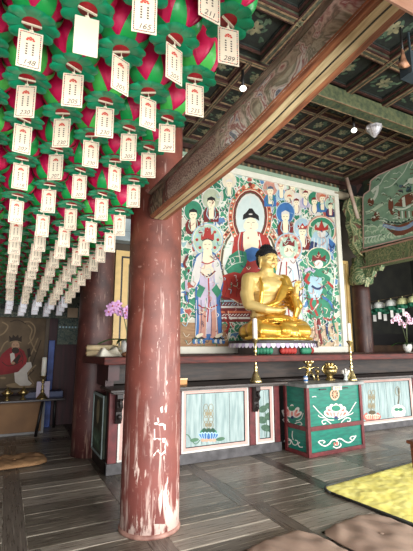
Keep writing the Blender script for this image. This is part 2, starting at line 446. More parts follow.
def rib(a, b, wd, zb, zt=5.02, lines=True):
    x0,y0 = a; x1,y1 = b
    if x0 == x1:
        ce.box((x0-wd/2,y0,zb),(x0+wd/2,y1,zt),1)
        if lines:
            for q in (-1,1): ce.box((x0+q*wd*.3-.009,y0,zb-.006),(x0+q*wd*.3+.009,y1,zb),3)
            for q in (-1,1): ce.box((x0+q*wd*.5-.007,y0,zb-.003),(x0+q*wd*.5+.007,y1,zb+.02),2)
    else:
        ce.box((x0,y0-wd/2,zb+.004),(x1,y0+wd/2,zt),1)
        if lines:
            for q in (-1,1): ce.box((x0,y0+q*wd*.3-.009,zb-.002),(x1,y0+q*wd*.3+.009,zb+.004),3)
            for q in (-1,1): ce.box((x0,y0+q*wd*.5-.007,zb),(x1,y0+q*wd*.5+.007,zb+.024),2)
for x in xs: rib((x-.265,3.78),(x-.265,5.85),.07,4.965)
for k in range(5): rib((-3.2,3.775+.515*k),(6.55,3.775+.515*k),.07,4.965)
for x in XB: rib((x-.69,-2.5),(x-.69,3.65),.1,4.93)
for y in YB: rib((-3.2,y-.36),(10.6,y-.36),.1,4.93)
# crossings carry a small painted rosette
for x in XB:
    for y in YB:
        for k in range(6): disc(ce, x-.69+.03*math.cos(k*PI/3), y-.36+.03*math.sin(k*PI/3), 4.92, .018,.012, 4, k*PI/3, 6)
# stepped cornice over the altar wall and along the aisle
for k, (dy, z0, z1, mi) in enumerate(((0,4.92,5.02,1),(.09,4.84,4.93,2),(.16,4.74,4.85,1),(.2,4.62,4.75,5))):
    ce.box((1.3,5.82+dy,z0),(6.7,6.25,z1),mi)
    if z1 > 4.9: ce.box((6.3+dy*.8,1.6,max(z0,4.86)),(6.6,5.9,z1),mi)
for k in range(40):
    x = 1.4+k*.13; ce.box((x,5.965,4.75),(x+.05,6.0,4.84),3)
    ce.box((x,6.0,4.63),(x+.06,6.03,4.74),4 if k%2 else 2)
struct('ceiling', ce, CM)

# --------------------------------------------------------------- beams
M_arab = None
def beam_paint():
    m, nt, b, N, L = nodes_of('beam_side_paint')
    tc = N('ShaderNodeTexCoord')
    mp = N('ShaderNodeMapping'); mp.inputs['Scale'].default_value = (1,1.0,1.0); L(tc.outputs['Object'], mp.inputs['Vector'])
    # near end: loose marbled brush painting; far end: tight scroll grid
    wv = N('ShaderNodeTexNoise'); wv.inputs['Scale'].default_value = 4.5; wv.inputs['Detail'].default_value = 5; wv.inputs['Distortion'].default_value = 2.2
    L(mp.outputs[0], wv.inputs['Vector'])
    c1 = ramp(nt, [(.30,(120,112,96)),(.40,(186,176,152)),(.46,(124,120,102)),(.52,(216,204,186)),(.56,(150,92,88)),(.60,(226,222,212)),(.66,(96,104,130)),(.70,(140,146,130)),(.78,(190,178,154))]); L(wv.outputs['Fac'], c1.inputs['Fac'])
    vo = N('ShaderNodeTexVoronoi'); vo.inputs['Scale'].default_value = 34; vo.inputs['Randomness'].default_value = .35; L(mp.outputs[0], vo.inputs['Vector'])
    c2 = ramp(nt, [(.0,(92,64,58)),(.2,(92,64,58)),(.34,(190,172,154)),(.42,(96,70,66)),(.6,(180,164,146)),(.72,(112,86,80))]); L(vo.outputs['Distance'], c2.inputs['Fac'])
    sp = N('ShaderNodeSeparateXYZ'); L(tc.outputs['Object'], sp.inputs[0])
    ad = N('ShaderNodeMath'); ad.operation = 'MULTIPLY_ADD'; ad.inputs[1].default_value = .5; L(wv.outputs['Fac'], ad.inputs[0]); L(sp.outputs['Y'], ad.inputs[2])
    lt = N('ShaderNodeMath'); lt.operation = 'GREATER_THAN'; lt.inputs[1].default_value = -.98; L(ad.outputs[0], lt.inputs[0])
    # end band near the pillar: dark green scrolls
    c3 = ramp(nt, [(.0,(62,66,52)),(.36,(62,66,52)),(.43,(150,142,116)),(.5,(66,70,56)),(.62,(112,60,54)),(.7,(80,84,66))]); L(wv.outputs['Fac'], c3.inputs['Fac'])
    g2 = N('ShaderNodeMath'); g2.operation = 'GREATER_THAN'; g2.inputs[1].default_value = -.12; L(ad.outputs[0], g2.inputs[0])
    a = mixc(nt, lt.outputs[0], c1.outputs['Color'], c2.outputs['Color'])
    L(mixc(nt, g2.outputs[0], a, c3.outputs['Color']), b.inputs['Base Color']); b.inputs['Roughness'].default_value = .6
    return m
M_arab = beam_paint()
M_bor = mat('beam_orange_wood', (176,112,76), 0.55, rgb2=(120,70,48), scale=5, stretch=(12,1,12))
M_bcr = mat('beam_cream_stripe', (214,194,150), 0.55, rgb2=(176,152,110), scale=5, stretch=(12,1,12))
bm_t = thing('ceiling_beam', 'long carved and painted timber beam crossing overhead from the red pillar', 'beam', (1.1,3.0,2.45))
# cross-section swept along Y with a slight arch; sides lean, underside is striped
def sweep_y(prof, ys, zoff, mb, mi):
    n = len(prof); o = []
    for y in ys:
        o += [(x, y, z+zoff(y)) for x, z in prof]
    fs = [(i*n+k, i*n+(k+1)%n, (i+1)*n+(k+1)%n, (i+1)*n+k) for i in range(len(ys)-1) for k in range(n)]
    fs += [tuple(range(n))[::-1], tuple(range((len(ys)-1)*n, len(ys)*n))]
    mb.add(o, fs, mi)
def lerp_(pts, y):
    if y <= pts[0][0]: return pts[0][1]
    for a, c in zip(pts, pts[1:]):
        if y <= c[0]: return a[1]+(c[1]-a[1])*(y-a[0])/(c[0]-a[0])
    return pts[-1][1]
zbeam = lambda y: lerp_([(-1.5,2.6),(0,2.56),(.78,2.52),(1.16,2.486),(1.3,2.466),(1.6,2.442),(1.9,2.436),(3.1,2.45)], y)
ztop = lambda y: lerp_([(-1.5,2.78),(0,2.75),(.78,2.71),(1.1,2.675),(1.45,2.655),(2.3,2.66),(3.1,2.68)], y)
ysB = [-1.5,-.8,-.2,.2,.5,.8,1.0,1.2,1.4,1.6,1.8,2.0,2.3,2.6,2.85,3.02]
def sweep2(prof, mb, mi):
    """prof: (x, fraction of height, dz) loops swept along the beam"""
    n = len(prof); o = []
    for y in ysB: o += [(x, y, zbeam(y)*(1-f_)+ztop(y)*f_+dz) for x, f_, dz in prof]
    fs = [(i*n+k, i*n+(k+1)%n, (i+1)*n+(k+1)%n, (i+1)*n+k) for i in range(len(ysB)-1) for k in range(n)]
    fs += [tuple(range(n))[::-1], tuple(range((len(ysB)-1)*n, len(ysB)*n))]
    mb.add(o, fs, mi)
b = MB(); sweep2([(.99,.04,0),(.97,.3,0),(.975,.7,0),(1.0,1,-.01),(1.12,1,-.01),(1.15,.7,0),(1.145,.2,0),(1.135,.03,0)], b, 0)
b.build('beam_body', M_arab, bm_t)
b = MB(); sweep2([(1.0,0,0),(.984,.07,0),(.99,.10,0),(1.142,.10,0),(1.142,.05,0),(1.132,0,0)], b, 0)
for x0, x1, mi in ((1.022,1.055,1),(1.055,1.064,2),(1.064,1.098,1)):
    sweep2([(x0,0,-.003),(x0,0,.001),(x1,0,.001),(x1,0,-.003)], b, mi)
b.build('striped_underside', [M_bor, M_bcr, M_blk], bm_t)
b = MB(); sweep2([(.985,1,-.028),(.965,1,-.022),(.975,1,.0),(1.13,1,.0),(1.13,1,-.02)], b, 0)
b.build('top_moulding', mat('worn_grey_wood',(150,132,112),.7,rgb2=(96,82,68),scale=5,stretch=(10,1,10)), bm_t)

t = thing('door_lintel', 'pale bare timber lintel close overhead in the top right corner', 'beam', (1.9,.5,2.3))
b = MB(); b.box((.42,.2,2.30),(5.5,.6,2.56)); b.build('lintel_timber', mat('bare_pale_timber',(214,170,146),.6,rgb2=(176,128,104),scale=3,stretch=(1.2,8,8)), t, bevel=.012)

t = thing('tie_beam', 'green painted tie beam crossing below the far coffers of the ceiling', 'beam', (4,3.7,4.7))
b = MB(); b.box((2.95,3.62,4.74),(10.4,3.8,4.96))
bt = b.build('tie_timber', mat('tie_green',(98,102,70),.6,rgb2=(58,70,50),scale=18), t, bevel=.01)
b = MB()
for q in (3.625,3.785): b.box((2.95,q,4.732),(10.4,q+.012,4.745))
for k in range(49):
    x = 3.02+k*.15
    for j in range(5):
        a = j*2*PI/5; disc(b, x+.035*math.cos(a), 3.71+.035*math.sin(a), 4.737-j*.0003, .022,.016,1,a,7)
b.build('painted_border', [M_ctan, M_cleaf], t)

# --------------------------------------------------------------- pillars
def pillar(name, label, x, y, r, m, z1, taper=.94, seg=40):
    t = thing(name, label, 'pillar', (x,y,0))
    b = MB(); prof = []
    for k in range(15):
        q = k/14.0; rr = r*(1-(1-taper)*q) * (1+.012*math.sin(q*9))
        prof.append((rr, z1*q))
    b.lathe(prof, (x,y,0), seg); b.build('shaft', m, t)
    return t
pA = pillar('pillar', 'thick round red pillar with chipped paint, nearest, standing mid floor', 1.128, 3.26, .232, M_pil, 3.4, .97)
b = MB(); b.lathe([(.244,.0),(.244,.012),(.236,.03)], (1.128,3.26,0), 40); b.build('scuffed_foot', mat('scuffed_wood',(176,136,122),.6,rgb2=(120,80,70),scale=9), pA)
# worn patch repair and white paint flakes stuck on the shaft facing the room
b = MB()
def on_shaft(px, py, lift):
    # meets the shaft surface: iterate the sight line against the cylinder
    d = sight(px, py); ox, oy = EYEV.x-1.128, EYEV.y-3.26; rr = .2325+lift
    A = d.x*d.x+d.y*d.y; Bq = 2*(ox*d.x+oy*d.y); Cq = ox*ox+oy*oy-rr*rr
    s_ = (-Bq-math.sqrt(max(0,Bq*Bq-4*A*Cq)))/(2*A)
    p = EYEV + d*s_
    a = math.atan2(p.y-3.26, p.x-1.128)
    return a, p.z
def flake(pts, lift=.0015, mi=0):
    q = [on_shaft(x, y, 0) for x, y in pts]
    vs = [(1.128+(.232+lift)*math.cos(a), 3.26+(.232+lift)*math.sin(a), z) for a, z in q]
    b.add(vs, [tuple(range(len(vs)))], mi)
for dx0 in range(4):
    x0 = 154.5+dx0*2.6
    flake([(x0,441),(x0+2.65,441),(x0+2.65,524),(x0,524)], .0008, 1)
for pts in ([(154,423),(157,422),(158,424.5),(155,425)],[(158,424),(162,423),(164.5,424),(163,425.5),(159,425.5)],[(163,424),(165.5,424.5),(165.5,430),(164,430)],
            [(153,438.5),(157,438),(161,438.5),(161,440),(154,440)],[(162,438.2),(165.5,438),(165,442.5),(162.5,442.5)],
            [(153,455),(156.5,451),(158.5,449),(159.5,451),(156,454.5),(153.5,456.5)],[(158.5,452),(161.5,453.5),(165,450),(166,455),(161,455.8)],[(154,429),(155,429),(155.2,438),(154,438)],
            [(160,408),(162.5,406),(163,412),(161,413)],[(157,418),(158.4,417.5),(159.2,422),(158,423)]):
    flake(pts)
b.build('paint_flakes', [mat('bare_paint_white',(236,222,212),.7,var=.05), mat('repainted_strip',(122,62,56),.5,rgb2=(104,52,46),scale=12)], pA)
# timber bracket on top of the near pillar, up to the ceiling
b = MB(); b.lathe([(.2,3.38),(.24,3.44),(.25,3.6),(.2,3.72),(.16,3.74)], (1.128,3.26,0), 24)
b.box((1.0,3.12,3.7),(1.27,3.4,4.95)); b.build('pillar_bracket', M_oldwood, pA)

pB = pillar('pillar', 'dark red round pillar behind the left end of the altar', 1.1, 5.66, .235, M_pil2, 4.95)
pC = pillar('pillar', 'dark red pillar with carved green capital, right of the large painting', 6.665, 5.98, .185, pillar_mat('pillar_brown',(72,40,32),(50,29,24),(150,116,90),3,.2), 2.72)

M_capg = scroll_paint('capital_scrolls', 3.2, [(.28,(44,66,44)),(.38,(70,100,62)),(.43,(168,164,124)),(.46,(64,92,58)),(.53,(86,112,74)),(.565,(172,168,128)),(.6,(58,84,54)),(.68,(120,66,58)),(.74,(80,104,70))])
t = thing('carved_bracket', 'green scroll-painted carved bracket atop the right-hand pillar', 'bracket', (6.72,5.98,2.72))
b = MB(); b.lathe([(.17,2.66),(.235,2.7),(.25,2.82),(.2,2.95),(.2,3.05),(.16,3.12),(.16,3.25)], (6.64,5.93,0), 20); b.build('capital', M_capg, t)
# wavy shield-like carved board facing the room
pts = [(6.62,3.22),(6.45,3.3),(6.3,3.5),(6.34,3.7),(6.26,3.9),(6.3,4.08),(6.2,4.25),(6.28,4.45),(6.42,4.52),(6.84,4.52),(6.98,4.42),(7.02,4.22),(6.92,4.05),(6.98,3.85),(6.9,3.66),(6.94,3.46),(6.8,3.28)]
b = MB(); b.prism([(x-.06,5.72,z) for x, z in pts], (0,.14,0), 0)
b.build('carved_board', M_capg, t, bevel=.01)
b = MB()
for i in range(len(pts)):
    a = pts[i]; c = pts[(i+1)%len(pts)]; b.tube([(a[0]-.06,5.715,a[1]),(c[0]-.06,5.715,c[1])], .014, 6)
for cx, cz, s_ in ((6.5,3.72,1),(6.72,3.72,-1),(6.5,4.12,1),(6.72,4.12,-1),(6.6,3.45,1)):
    b.tube([(cx+s_*.1*(1-k/14)*math.cos(k*.75), 5.712, cz+.15*(1-k/14)*math.sin(k*.75)) for k in range(13)], .012, 6)
b.build('scroll_relief', mat('relief_cream',(170,166,124),.6,rgb2=(120,124,88),scale=10), t)

t = thing('round_pole', 'pale diagonal pole leaning before the green carved bracket', 'pole', (6.5,5.5,4.2))
b = MB(); p0 = hit(346.5,178,(0,5.69,0),(0,1,0)); p1 = hit(358,218.5,(0,5.68,0),(0,1,0)); b.tube([p0, p1], .038, 12); b.build('pole_shaft', mat('pole_pink_wood',(206,190,172),.6,rgb2=(168,140,124),scale=4), t)
t = thing('round_rail', 'pale horizontal log rail beside the top right corner of the large painting', 'rail', (6.6,5.85,4.6))
b = MB(); b.tube([(6.0,5.98,4.62),(6.3,5.98,4.62),(7.0,5.98,4.62)], .085, 14); b.build('rail_log', mat('rail_wood',(168,158,134),.65,rgb2=(130,118,96),scale=4), t)
t = thing('black_post', 'black square post rising behind the diagonal pole', 'post', (6.5,5.8,4.2))
b = MB(); b.box((6.42,5.86,3.95),(6.62,5.92,5.0)); b.build('post_timber', M_blk, t)
t = thing('bracket_wing', 'dark red wooden wing bracket beside the diagonal pole', 'bracket', (6.4,5.9,4.7))
b = MB(); b.prism([(6.15,5.94,4.74),(6.38,5.94,4.98),(6.9,5.94,4.98),(6.72,5.94,4.74),(6.5,5.94,4.8)], (0,.08,0)); b.build('wing_board', M_cmar, t)

# mural over the aisle (hangs on the wall plane X = 6.5, real board with a border)
t = thing('mural_panel', 'pale green mural of a boat on waves, high on the right wall', 'mural', (6.52,5.0,3.4))
PX, NX = (6.5,0,0), (-1,0,0)
out = [(364,248.5),(363.4,199),(364.5,194.5),(370,190.5),(371,181),(378,175.5),(412,160.5),(440,149),(440,230),(413,236.5)]
b = MB(); b.prism([hit(x,y,PX,NX) for x,y in out], (.045,0,0)); b.build('mural_board', mat('mural_ground',(136,168,140),.7,rgb2=(112,146,122),scale=5), t)
A = Art(PX, NX)
mg = mat('mural_cloud',(196,216,188),.7,var=.07); mb_ = mat('mural_brown',(120,66,44),.7,var=.12); mdk = mat('mural_dark',(44,70,60),.7,var=.1); mw = mat('mural_white',(214,224,208),.7,var=.05)
mwt = mat('mural_water',(112,140,178),.7,rgb2=(150,170,190),scale=9); mmid = mat('mural_wave',(120,158,128),.7,rgb2=(150,182,150),scale=7)
for pts in ([(374,188),(380,184),(384,177),(390,171)],[(384,188),(391,186),(398,179),(404,172),(409,162)],[(410,168),(420,150),(430,146)]): A.line(pts, .8, mw)
rr = random.Random(5)
for k in range(26):   # scalloped waves along the bottom
    x = 366+k*3.3; y = 243-(x-364)*.22 + rr.uniform(-1.5,1)
    A.ell(x, y-2, 4.6, 3.6, mw); A.ell(x, y-1.4, 4, 3.1, mmid); A.ell(x, y-.6, 2.5, 1.8, mg)
for k in range(14):
    x = 366+k*2.6; y = 231-(x-364)*.1 + rr.uniform(-3,3)
    A.ell(x, y, 3.8, 2.9, mg); A.ell(x, y+.7, 3.1, 2.2, mmid)
A.line([(366,213),(372,211),(378,207),(384,203)], 3.2, mg); A.line([(368,203),(374,199),(377,193),(378,186)], 2.6, mw); A.line([(372,192),(376,188)], 3, mw)
for x,y,a,b2 in ((371,202,3.2,4),(377,216,3,4.4),(391,205,2.6,7),(374,219,2.6,2.6),(393,212,2.4,3)): A.ell(x,y,a,b2,mb_); A.ell(x+.6,y-b2*.7,1,1.2,mw)
A.poly([(382,222),(390,224),(400,225),(413,220),(440,208),(440,222),(413,231),(404,235),(396,236),(388,230)], mb_)     # hull
A.line([(383,225),(390,227),(399,229),(408,227),(416,222),(436,215)], 3.6, mwt)
A.line([(384,221),(392,222.5),(402,223),(412,218.5),(430,211)], 1.8, mdk)
for k in range(9): A.ell(387+k*3.4, 221.9-max(0,k-4)*1.0, .7,.6,mw)
A.poly([(394,206),(403,196),(440,181),(440,192),(413,203),(404,207)], mb_)                                   # roof
A.line([(395,208.5),(404,209),(414,204.5),(440,194)], 1.8, mw); A.poly([(402,198),(405,196.5),(406,207),(403,207)], mw)
for k in range(7): A.line([(399+k*3.4,211),(399.5+k*3.4,219-k*.5)], 1.5, mw if k%2 else mb_, False)
for k in range(14): A.ell(403+rr.uniform(-2,22), 190+rr.uniform(-4,4), 2.2, 1.5, (mdk, mat('mural_slate',(84,110,128),.7), mdk)[k%3])
for k in range(90):
    x = rr.uniform(366,413); y = rr.uniform(180,240)-(x-366)*.25
    A.line([(x,y),(x+rr.uniform(1,3),y-rr.uniform(0,2)),(x+rr.uniform(3,5),y+rr.uniform(-1,1))], rr.uniform(.4,.8), rr.choice((mw,mg,mmid,mdk,mb_,mw)))
A.ell(412,181,4,3,mw); A.line([(404,186),(409,182),(414,178)],1.6,mw)
for i in range(len(out)):
    a = out[i]; c = out[(i+1)%len(out)]; A.line([a,c], 1.1, M_pink, False)
A.build('mural_painting', t)
# green tie beam under the mural, over the aisle
t = thing('aisle_beam', 'green scroll-painted beam under the boat mural', 'beam', (6.6,4,3.1))
b = MB(); b.box((6.46,1.6,2.98),(6.7,5.62,3.33)); b.build('beam_timber', scroll_paint('aisle_beam_scrolls',4.5,[(.28,(60,76,46)),(.4,(84,98,60)),(.44,(140,136,96)),(.48,(70,86,54)),(.56,(96,108,70)),(.6,(136,130,92)),(.64,(62,78,48)),(.75,(100,84,60))]), t)
b = MB(); b.box((6.44,1.6,2.98),(6.47,5.76,3.0)); b.box((6.44,1.6,3.3),(6.46,5.76,3.33)); b.build('beam_edging', mat('edging',(170,130,110),.6,var=.1), t)
t = thing('curved_brace', 'small carved brace under the aisle beam by the right pillar', 'brace', (6.6,5.5,2.9))
b = MB(); b.prism([(6.52,5.74,2.98),(6.52,5.3,2.98),(6.52,5.36,2.88),(6.52,5.5,2.9),(6.52,5.54,2.78),(6.52,5.68,2.8),(6.52,5.74,2.6)], (.12,0,0)); b.build('brace_board', M_capg, t, bevel=.01)
# carved dragon-head bracket seen under the ceiling at the right edge
t = thing('carved_spike', 'tan pointed carved wooden ornament under the ceiling at right', 'ornament', hit(404,66,(0,2.55,0),(0,1,0)))
b = MB(); c0 = hit(404,66,(0,2.55,0),(0,1,0))
b.lathe([(.0,-.02),(.085,0),(.06,.04),(.035,.1),(.022,.17),(.015,.22)], c0, 9, 0, True, 1, .6); b.build('carved_head', mat('tan_carving',(172,124,92),.6,rgb2=(96,66,50),scale=9), t)
b = MB(); b.tube([c0+Vector((0,0,.2)), (c0.x, c0.y, 5.0)], .012, 8); b.build('hanger_rod', M_blk, t)
b = MB(); b.box((c0.x+.06,c0.y-.05,c0.z-.08),(c0.x+.26,c0.y+.1,c0.z+.2)); b.box((c0.x+.14,c0.y,c0.z+.2),(c0.x+.16,c0.y+.02,5.0)); tag(b.build('hanging_box', mat('slate_grey_box',(52,64,70),.5), None), 'dark slate grey box hanging under the ceiling at the right edge', 'box')

# ceiling lamps
M_bulb = mat('lamp_glow', (255,250,238), .4, emit=2.5)
for (x,y,px), lab in (((4.571,4.016,0),'small round white ceiling lamp beside the glass lamp'),((2.495,3.922,0),'small round white ceiling lamp left of the long beam')):
    t = thing('ceiling_lamp', lab, 'lamp', (x,y,4.7))
    b = MB(); b.lathe([(.0,4.665),(.03,4.67),(.043,4.69),(.038,4.71),(.02,4.725)], (x,y,0), 16); b.build('bulb', M_bulb, t)
    b = MB(); b.tube([(x,y,4.72),(x,y,4.97)], .02, 8); b.build('socket_stem', M_blk, t)
gx, gy, gz = 4.83, 3.86, 4.62
t = thing('glass_lamp', 'faceted clear glass pendant lamp fixed beneath the green tie beam', 'lamp', (gx,gy,gz))
b = MB(); b.lathe([(.012,gz-.06),(.05,gz-.02),(.11,gz+.07),(.125,gz+.12),(.1,gz+.15)], (gx,gy,0), 9, smooth=False)
b.build('glass_shade', mat('lamp_glass',(216,214,216),.12,rgb2=(150,146,150),scale=30,metal=.35), t)
b = MB(); b.lathe([(.05,gz+.14),(.05,gz+.24),(.03,gz+.26)], (gx,gy,0), 12); b.tube([(gx,gy,gz+.25),(gx,gy,4.98)], .018, 8); b.build('lamp_neck', mat('lamp_dark',(36,34,34),.4), t)
# ================================================================== main altar
al = thing('altar', 'long dark wooden altar with a red lacquer rim and pale painted front panels', 'altar', (5.5,5.2,0))
b = MB(); b.prism([(x,y,1.19) for x,y in ((.99,4.5),(10.4,4.5),(10.4,6.22),(7.0,6.22),(7.0,5.7),(6.45,5.7),(6.45,6.22),(1.36,6.22),(1.36,5.42),(.905,5.42))], (0,0,.085)); b.build('altar_top', M_lip, al, bevel=.012)
b = MB(); b.box((1.4,5.0,.94),(6.4,6.2,1.19)); b.box((6.4,5.0,.94),(10.3,5.7,1.19)); b.box((1.12,5.0,.94),(1.4,5.4,1.19)); b.build('frieze', M_frieze, al)
b = MB(); b.box((1.09,4.72,1.0),(1.22,5.05,1.19)); b.box((1.1,4.9,.92),(1.2,5.4,1.19)); b.build('end_board', M_maroond, al)
b = MB(); b.box((1.06,4.42,.895),(3.44,5.0,.925)); b.box((1.1,4.5,.87),(3.44,4.6,.895)); b.box((3.44,4.78,.895),(4.62,5.0,.925)); b.box((4.62,4.5,.895),(10.3,5.0,.925)); b.box((4.62,4.6,.87),(10.3,4.7,.895)); b.build('ledge', mat('ledge_wood',(74,62,56),.4,rgb2=(40,34,32),scale=4,stretch=(1,9,9)), al, bevel=.006)
b = MB(); b.box((1.1,4.69,0.08),(3.44,4.8,.87)); b.box((3.4,5.04,.08),(10.3,5.1,.87)); b.build('core', M_darkwood, al)
b = MB(); b.box((1.085,4.62,0),(3.46,4.72,.12)); b.box((3.46,4.97,0),(10.3,5.06,.1)); b.build('baseboard', M_baseb, al, bevel=.008)
b = MB(); b.box((1.085,4.66,0),(1.12,5.4,.13)); b.build('end_baseboard', M_darkwood, al)
for i, (x0,x1,y) in enumerate(((1.1,1.2,4.64),(1.88,1.98,4.64),(2.965,3.055,4.64),(3.37,3.455,4.64),(4.5,4.6,4.99),(6.72,6.82,4.99))):
    b = MB(); b.box((x0,y,.11),(x1,y+.07,.88)); b.build('post', M_maroon, al, bevel=.006)
def front_panel(x0, x1, y, z0=.12, z1=.87):
    b = MB(); b.box((x0,y+.02,z0),(x1,y+.04,z1),0)
    def fr(q, w_, mi, dy):
        a0,a1,c0,c1 = x0+q, x1-q, z0+q, z1-q
        for aa, bb in (((a0,c0),(a1,c0+w_)),((a0,c1-w_),(a1,c1)),((a0,c0+w_),(a0+w_,c1-w_)),((a1-w_,c0+w_),(a1,c1-w_))):
            b.box((aa[0],y-dy,aa[1]),(bb[0],y+.02,bb[1]),mi)
    fr(0,.022,1,.0); fr(.022,.034,2,-.004); fr(.056,.008,3,-.008)
    n = max(2, int((x1-x0)/.2))
    for k in range(1, n): 
        xx = x0+.08+(x1-x0-.16)*k/n; b.box((xx-.002,y+.0185,z0+.08),(xx+.002,y+.0205,z1-.08),3)
    return b.build('panel', [M_pale, M_white, M_pink, M_blk], al)
P1 = front_panel(1.21,1.87,4.65); P2 = front_panel(1.99,2.955,4.65); P3 = front_panel(3.065,3.36,4.65); P4 = front_panel(4.61,6.71,5.0,.1,.84); P5 = front_panel(6.83,9.0,5.0,.1,.84)
M_lotr = mat('lotus_rose',(196,110,96),.65,var=.1); M_gpale = mat('ghost_tan',(150,140,112),.7,var=.12)
A = Art((0,4.668,0),(0,-1,0))
def lotus(A, x, y, s, c1, c2, c3):
    for dx, rot in ((-9,-62),(9,62),(-6.5,-40),(6.5,40),(-3.5,-18),(3.5,18),(0,0)):
        A.ell(x+dx*s*.62, y-abs(dx)*s*.03-2.4*s, 2.1*s, 4.6*s, c2, rot*.8); A.ell(x+dx*s*.62, y-abs(dx)*s*.03-2.2*s, 1.4*s, 3.6*s, c1, rot*.8)
    for dx in (-5,-1.7,1.7,5): A.ell(x+dx*s, y+.6*s, 1.8*s, 1.5*s, c3)
def ghost(A, x, y0, y1, wd=5):
    for k in range(4):
        yy = y0+(y1-y0)*k/3.0
        for q in (-1,1): A.ring(x+q*wd*.42, yy, wd*.42, wd*.72, .55, M_gpale, n=14)
        if k % 2: A.ell(x-2, yy, 1.4, 2, M_gpale); A.ell(x+2, yy, 1.4, 2, M_gpale)
for q in (-5.5,5.5): A.ell(208.5+q*.9, 431.5, 3.4, 2.2, M_grn, q*3)
for dx, dy in ((-14,9),(12,8)): A.ell(208.5+dx, 432+dy-1, 4.4, 1.9, mat('leaf_dull',(84,124,96),.7), -10)
ghost(A, 208.5, 408, 425, 6)
for q in (-4,0,4): A.ell(208.5+q, 431, 2.4, 3, mat('leaf_deep',(40,84,66),.7), q*5)
lotus(A, 208.5, 439.5, 1.1, M_blue, M_lblue, mat('peach_paint',(222,176,150),.7))
A.line([(181,443),(184,436),(188,435),(192,441),(196,444),(200,440)], .8, mat('leaf_dull',(84,124,96),.7))
A.build('painted_lotus', P2)
A = Art((0,4.668,0),(0,-1,0)); lf = mat('leaf_shadow',(54,84,66),.7,rgb2=(78,108,88),scale=30)
for x,y,rx,ry,ro in ((263,409,4.5,3.4,-30),(269,406,4,3,20),(262,420,5,3.6,10),(270,416,5.4,4,-20),(266,428,5,3.4,15),(272,430,4,3,0),(275,409,4,3,30)): A.ell(x,y,rx,ry,lf,ro)
A.line([(266,439),(267,428),(265,412)], .7, lf); A.line([(271,438),(270,420),(273,408)], .7, lf); A.build('painted_leaves', P3)
A = Art((0,5.018,0),(0,-1,0))
ghost(A, 371.5, 393, 406, 4.4)
A.line([(371,404),(371,412)], .7, M_gpale, False); A.line([(374,404),(374,412)], .7, M_gpale, False)
for q in (-1,1): A.line([(372+q*5,413),(372+q*8,417),(372+q*4,421)], 2.0, M_lotr)
lotus(A, 372.5, 419.5, .78, mat('lotus_salmon',(206,140,120),.65), M_cream, M_lotr); A.ell(372, 412.5, 3.6, 2.2, M_olive)
A.ell(373,422,1.2,1,M_navy)
A.build('painted_lotus', P4); A = Art((0,5.018,0),(0,-1,0))
A.line([(398,388),(399,397),(398,404)], 1.3, M_olive); A.ring(397.5,391,2.6,4.6,.6,M_gpale)
for k in range(12): A.ell(398.5+5*math.cos(k*PI/6), 411.5+4.8*math.sin(k*PI/6), 2.3, 2.2, M_white)
A.ell(398.5,411.5,5,4.6,M_white); A.ell(396.5,409.5,2.2,1.6,M_grn); A.ell(400.5,409.5,2.2,1.6,M_grn)
for k in range(5): A.ell(391+k*3.6, 420-k*.5, 2.4, 1.5, mat('leaf_dull',(84,124,96),.7), 20)
A.build('painted_peony', P4)
# left end face of the altar: dark painted panel
b = MB(); b.box((1.07,4.78,.14),(1.1,5.36,.83),0); 
for a, c in (((4.78,.14),(4.8,.83)),((5.34,.14),(5.36,.83)),((4.8,.80),(5.34,.83)),((4.8,.14),(5.34,.16))): b.box((1.06,a[0],a[1]),(1.075,c[0],c[1]),1)
ep = b.build('end_panel', [mat('dim_panel',(70,76,58),.7,rgb2=(48,54,44),scale=9), mat('panel_grey_edge',(150,168,166),.6)], al)
b = MB()
for k in range(1): b.lathe([(.0,0),(.07,.0001)], (0,0,0), 20, 0, M=Matrix.Rotation(PI/2,4,'Y').to_3x3() @ Matrix.Diagonal((1,1,1)))
b = MB(); n = 22
b.add([(1.066,5.07+.085*math.cos(2*PI*k/n),.62+.14*math.sin(2*PI*k/n)) for k in range(n)], [tuple(range(n))], 0)
for k in range(7):
    yy = 4.9+k*.055; b.tube([(1.066,yy,.2),(1.064,yy+.02,.3),(1.066,yy+.01,.42)], [.004,.01,.002], 6, 1, flat=.4)
b.build('faded_flower', [mat('faded_cream',(150,142,112),.7,var=.15), M_cleaf], ep)
# carved scroll brackets under the ledge
def scroll_bracket(x, y=4.46):
    b = MB(); q = [(0,0),(.1,0),(.11,-.05),(.07,-.09),(.1,-.14),(.05,-.2),(.07,-.26),(.03,-.33),(.0,-.3)]
    b.prism([(x, y+.17-px, .87+pz) for px, pz in q], (.07,0,0), 0)
    b.tube([(x+.035, y+.09+.03*math.cos(k*.6), .8+.03*math.sin(k*.6)-.006*k) for k in range(12)], .014, 6, 0)
    b.ball((x+.035,y+.1,.62),.03,0,10); b.build('scroll_bracket', M_darkwood, al, bevel=.006)
scroll_bracket(3.0); scroll_bracket(1.16); 

# ================================================================== small offering altar in front
rzS = R(3.2)
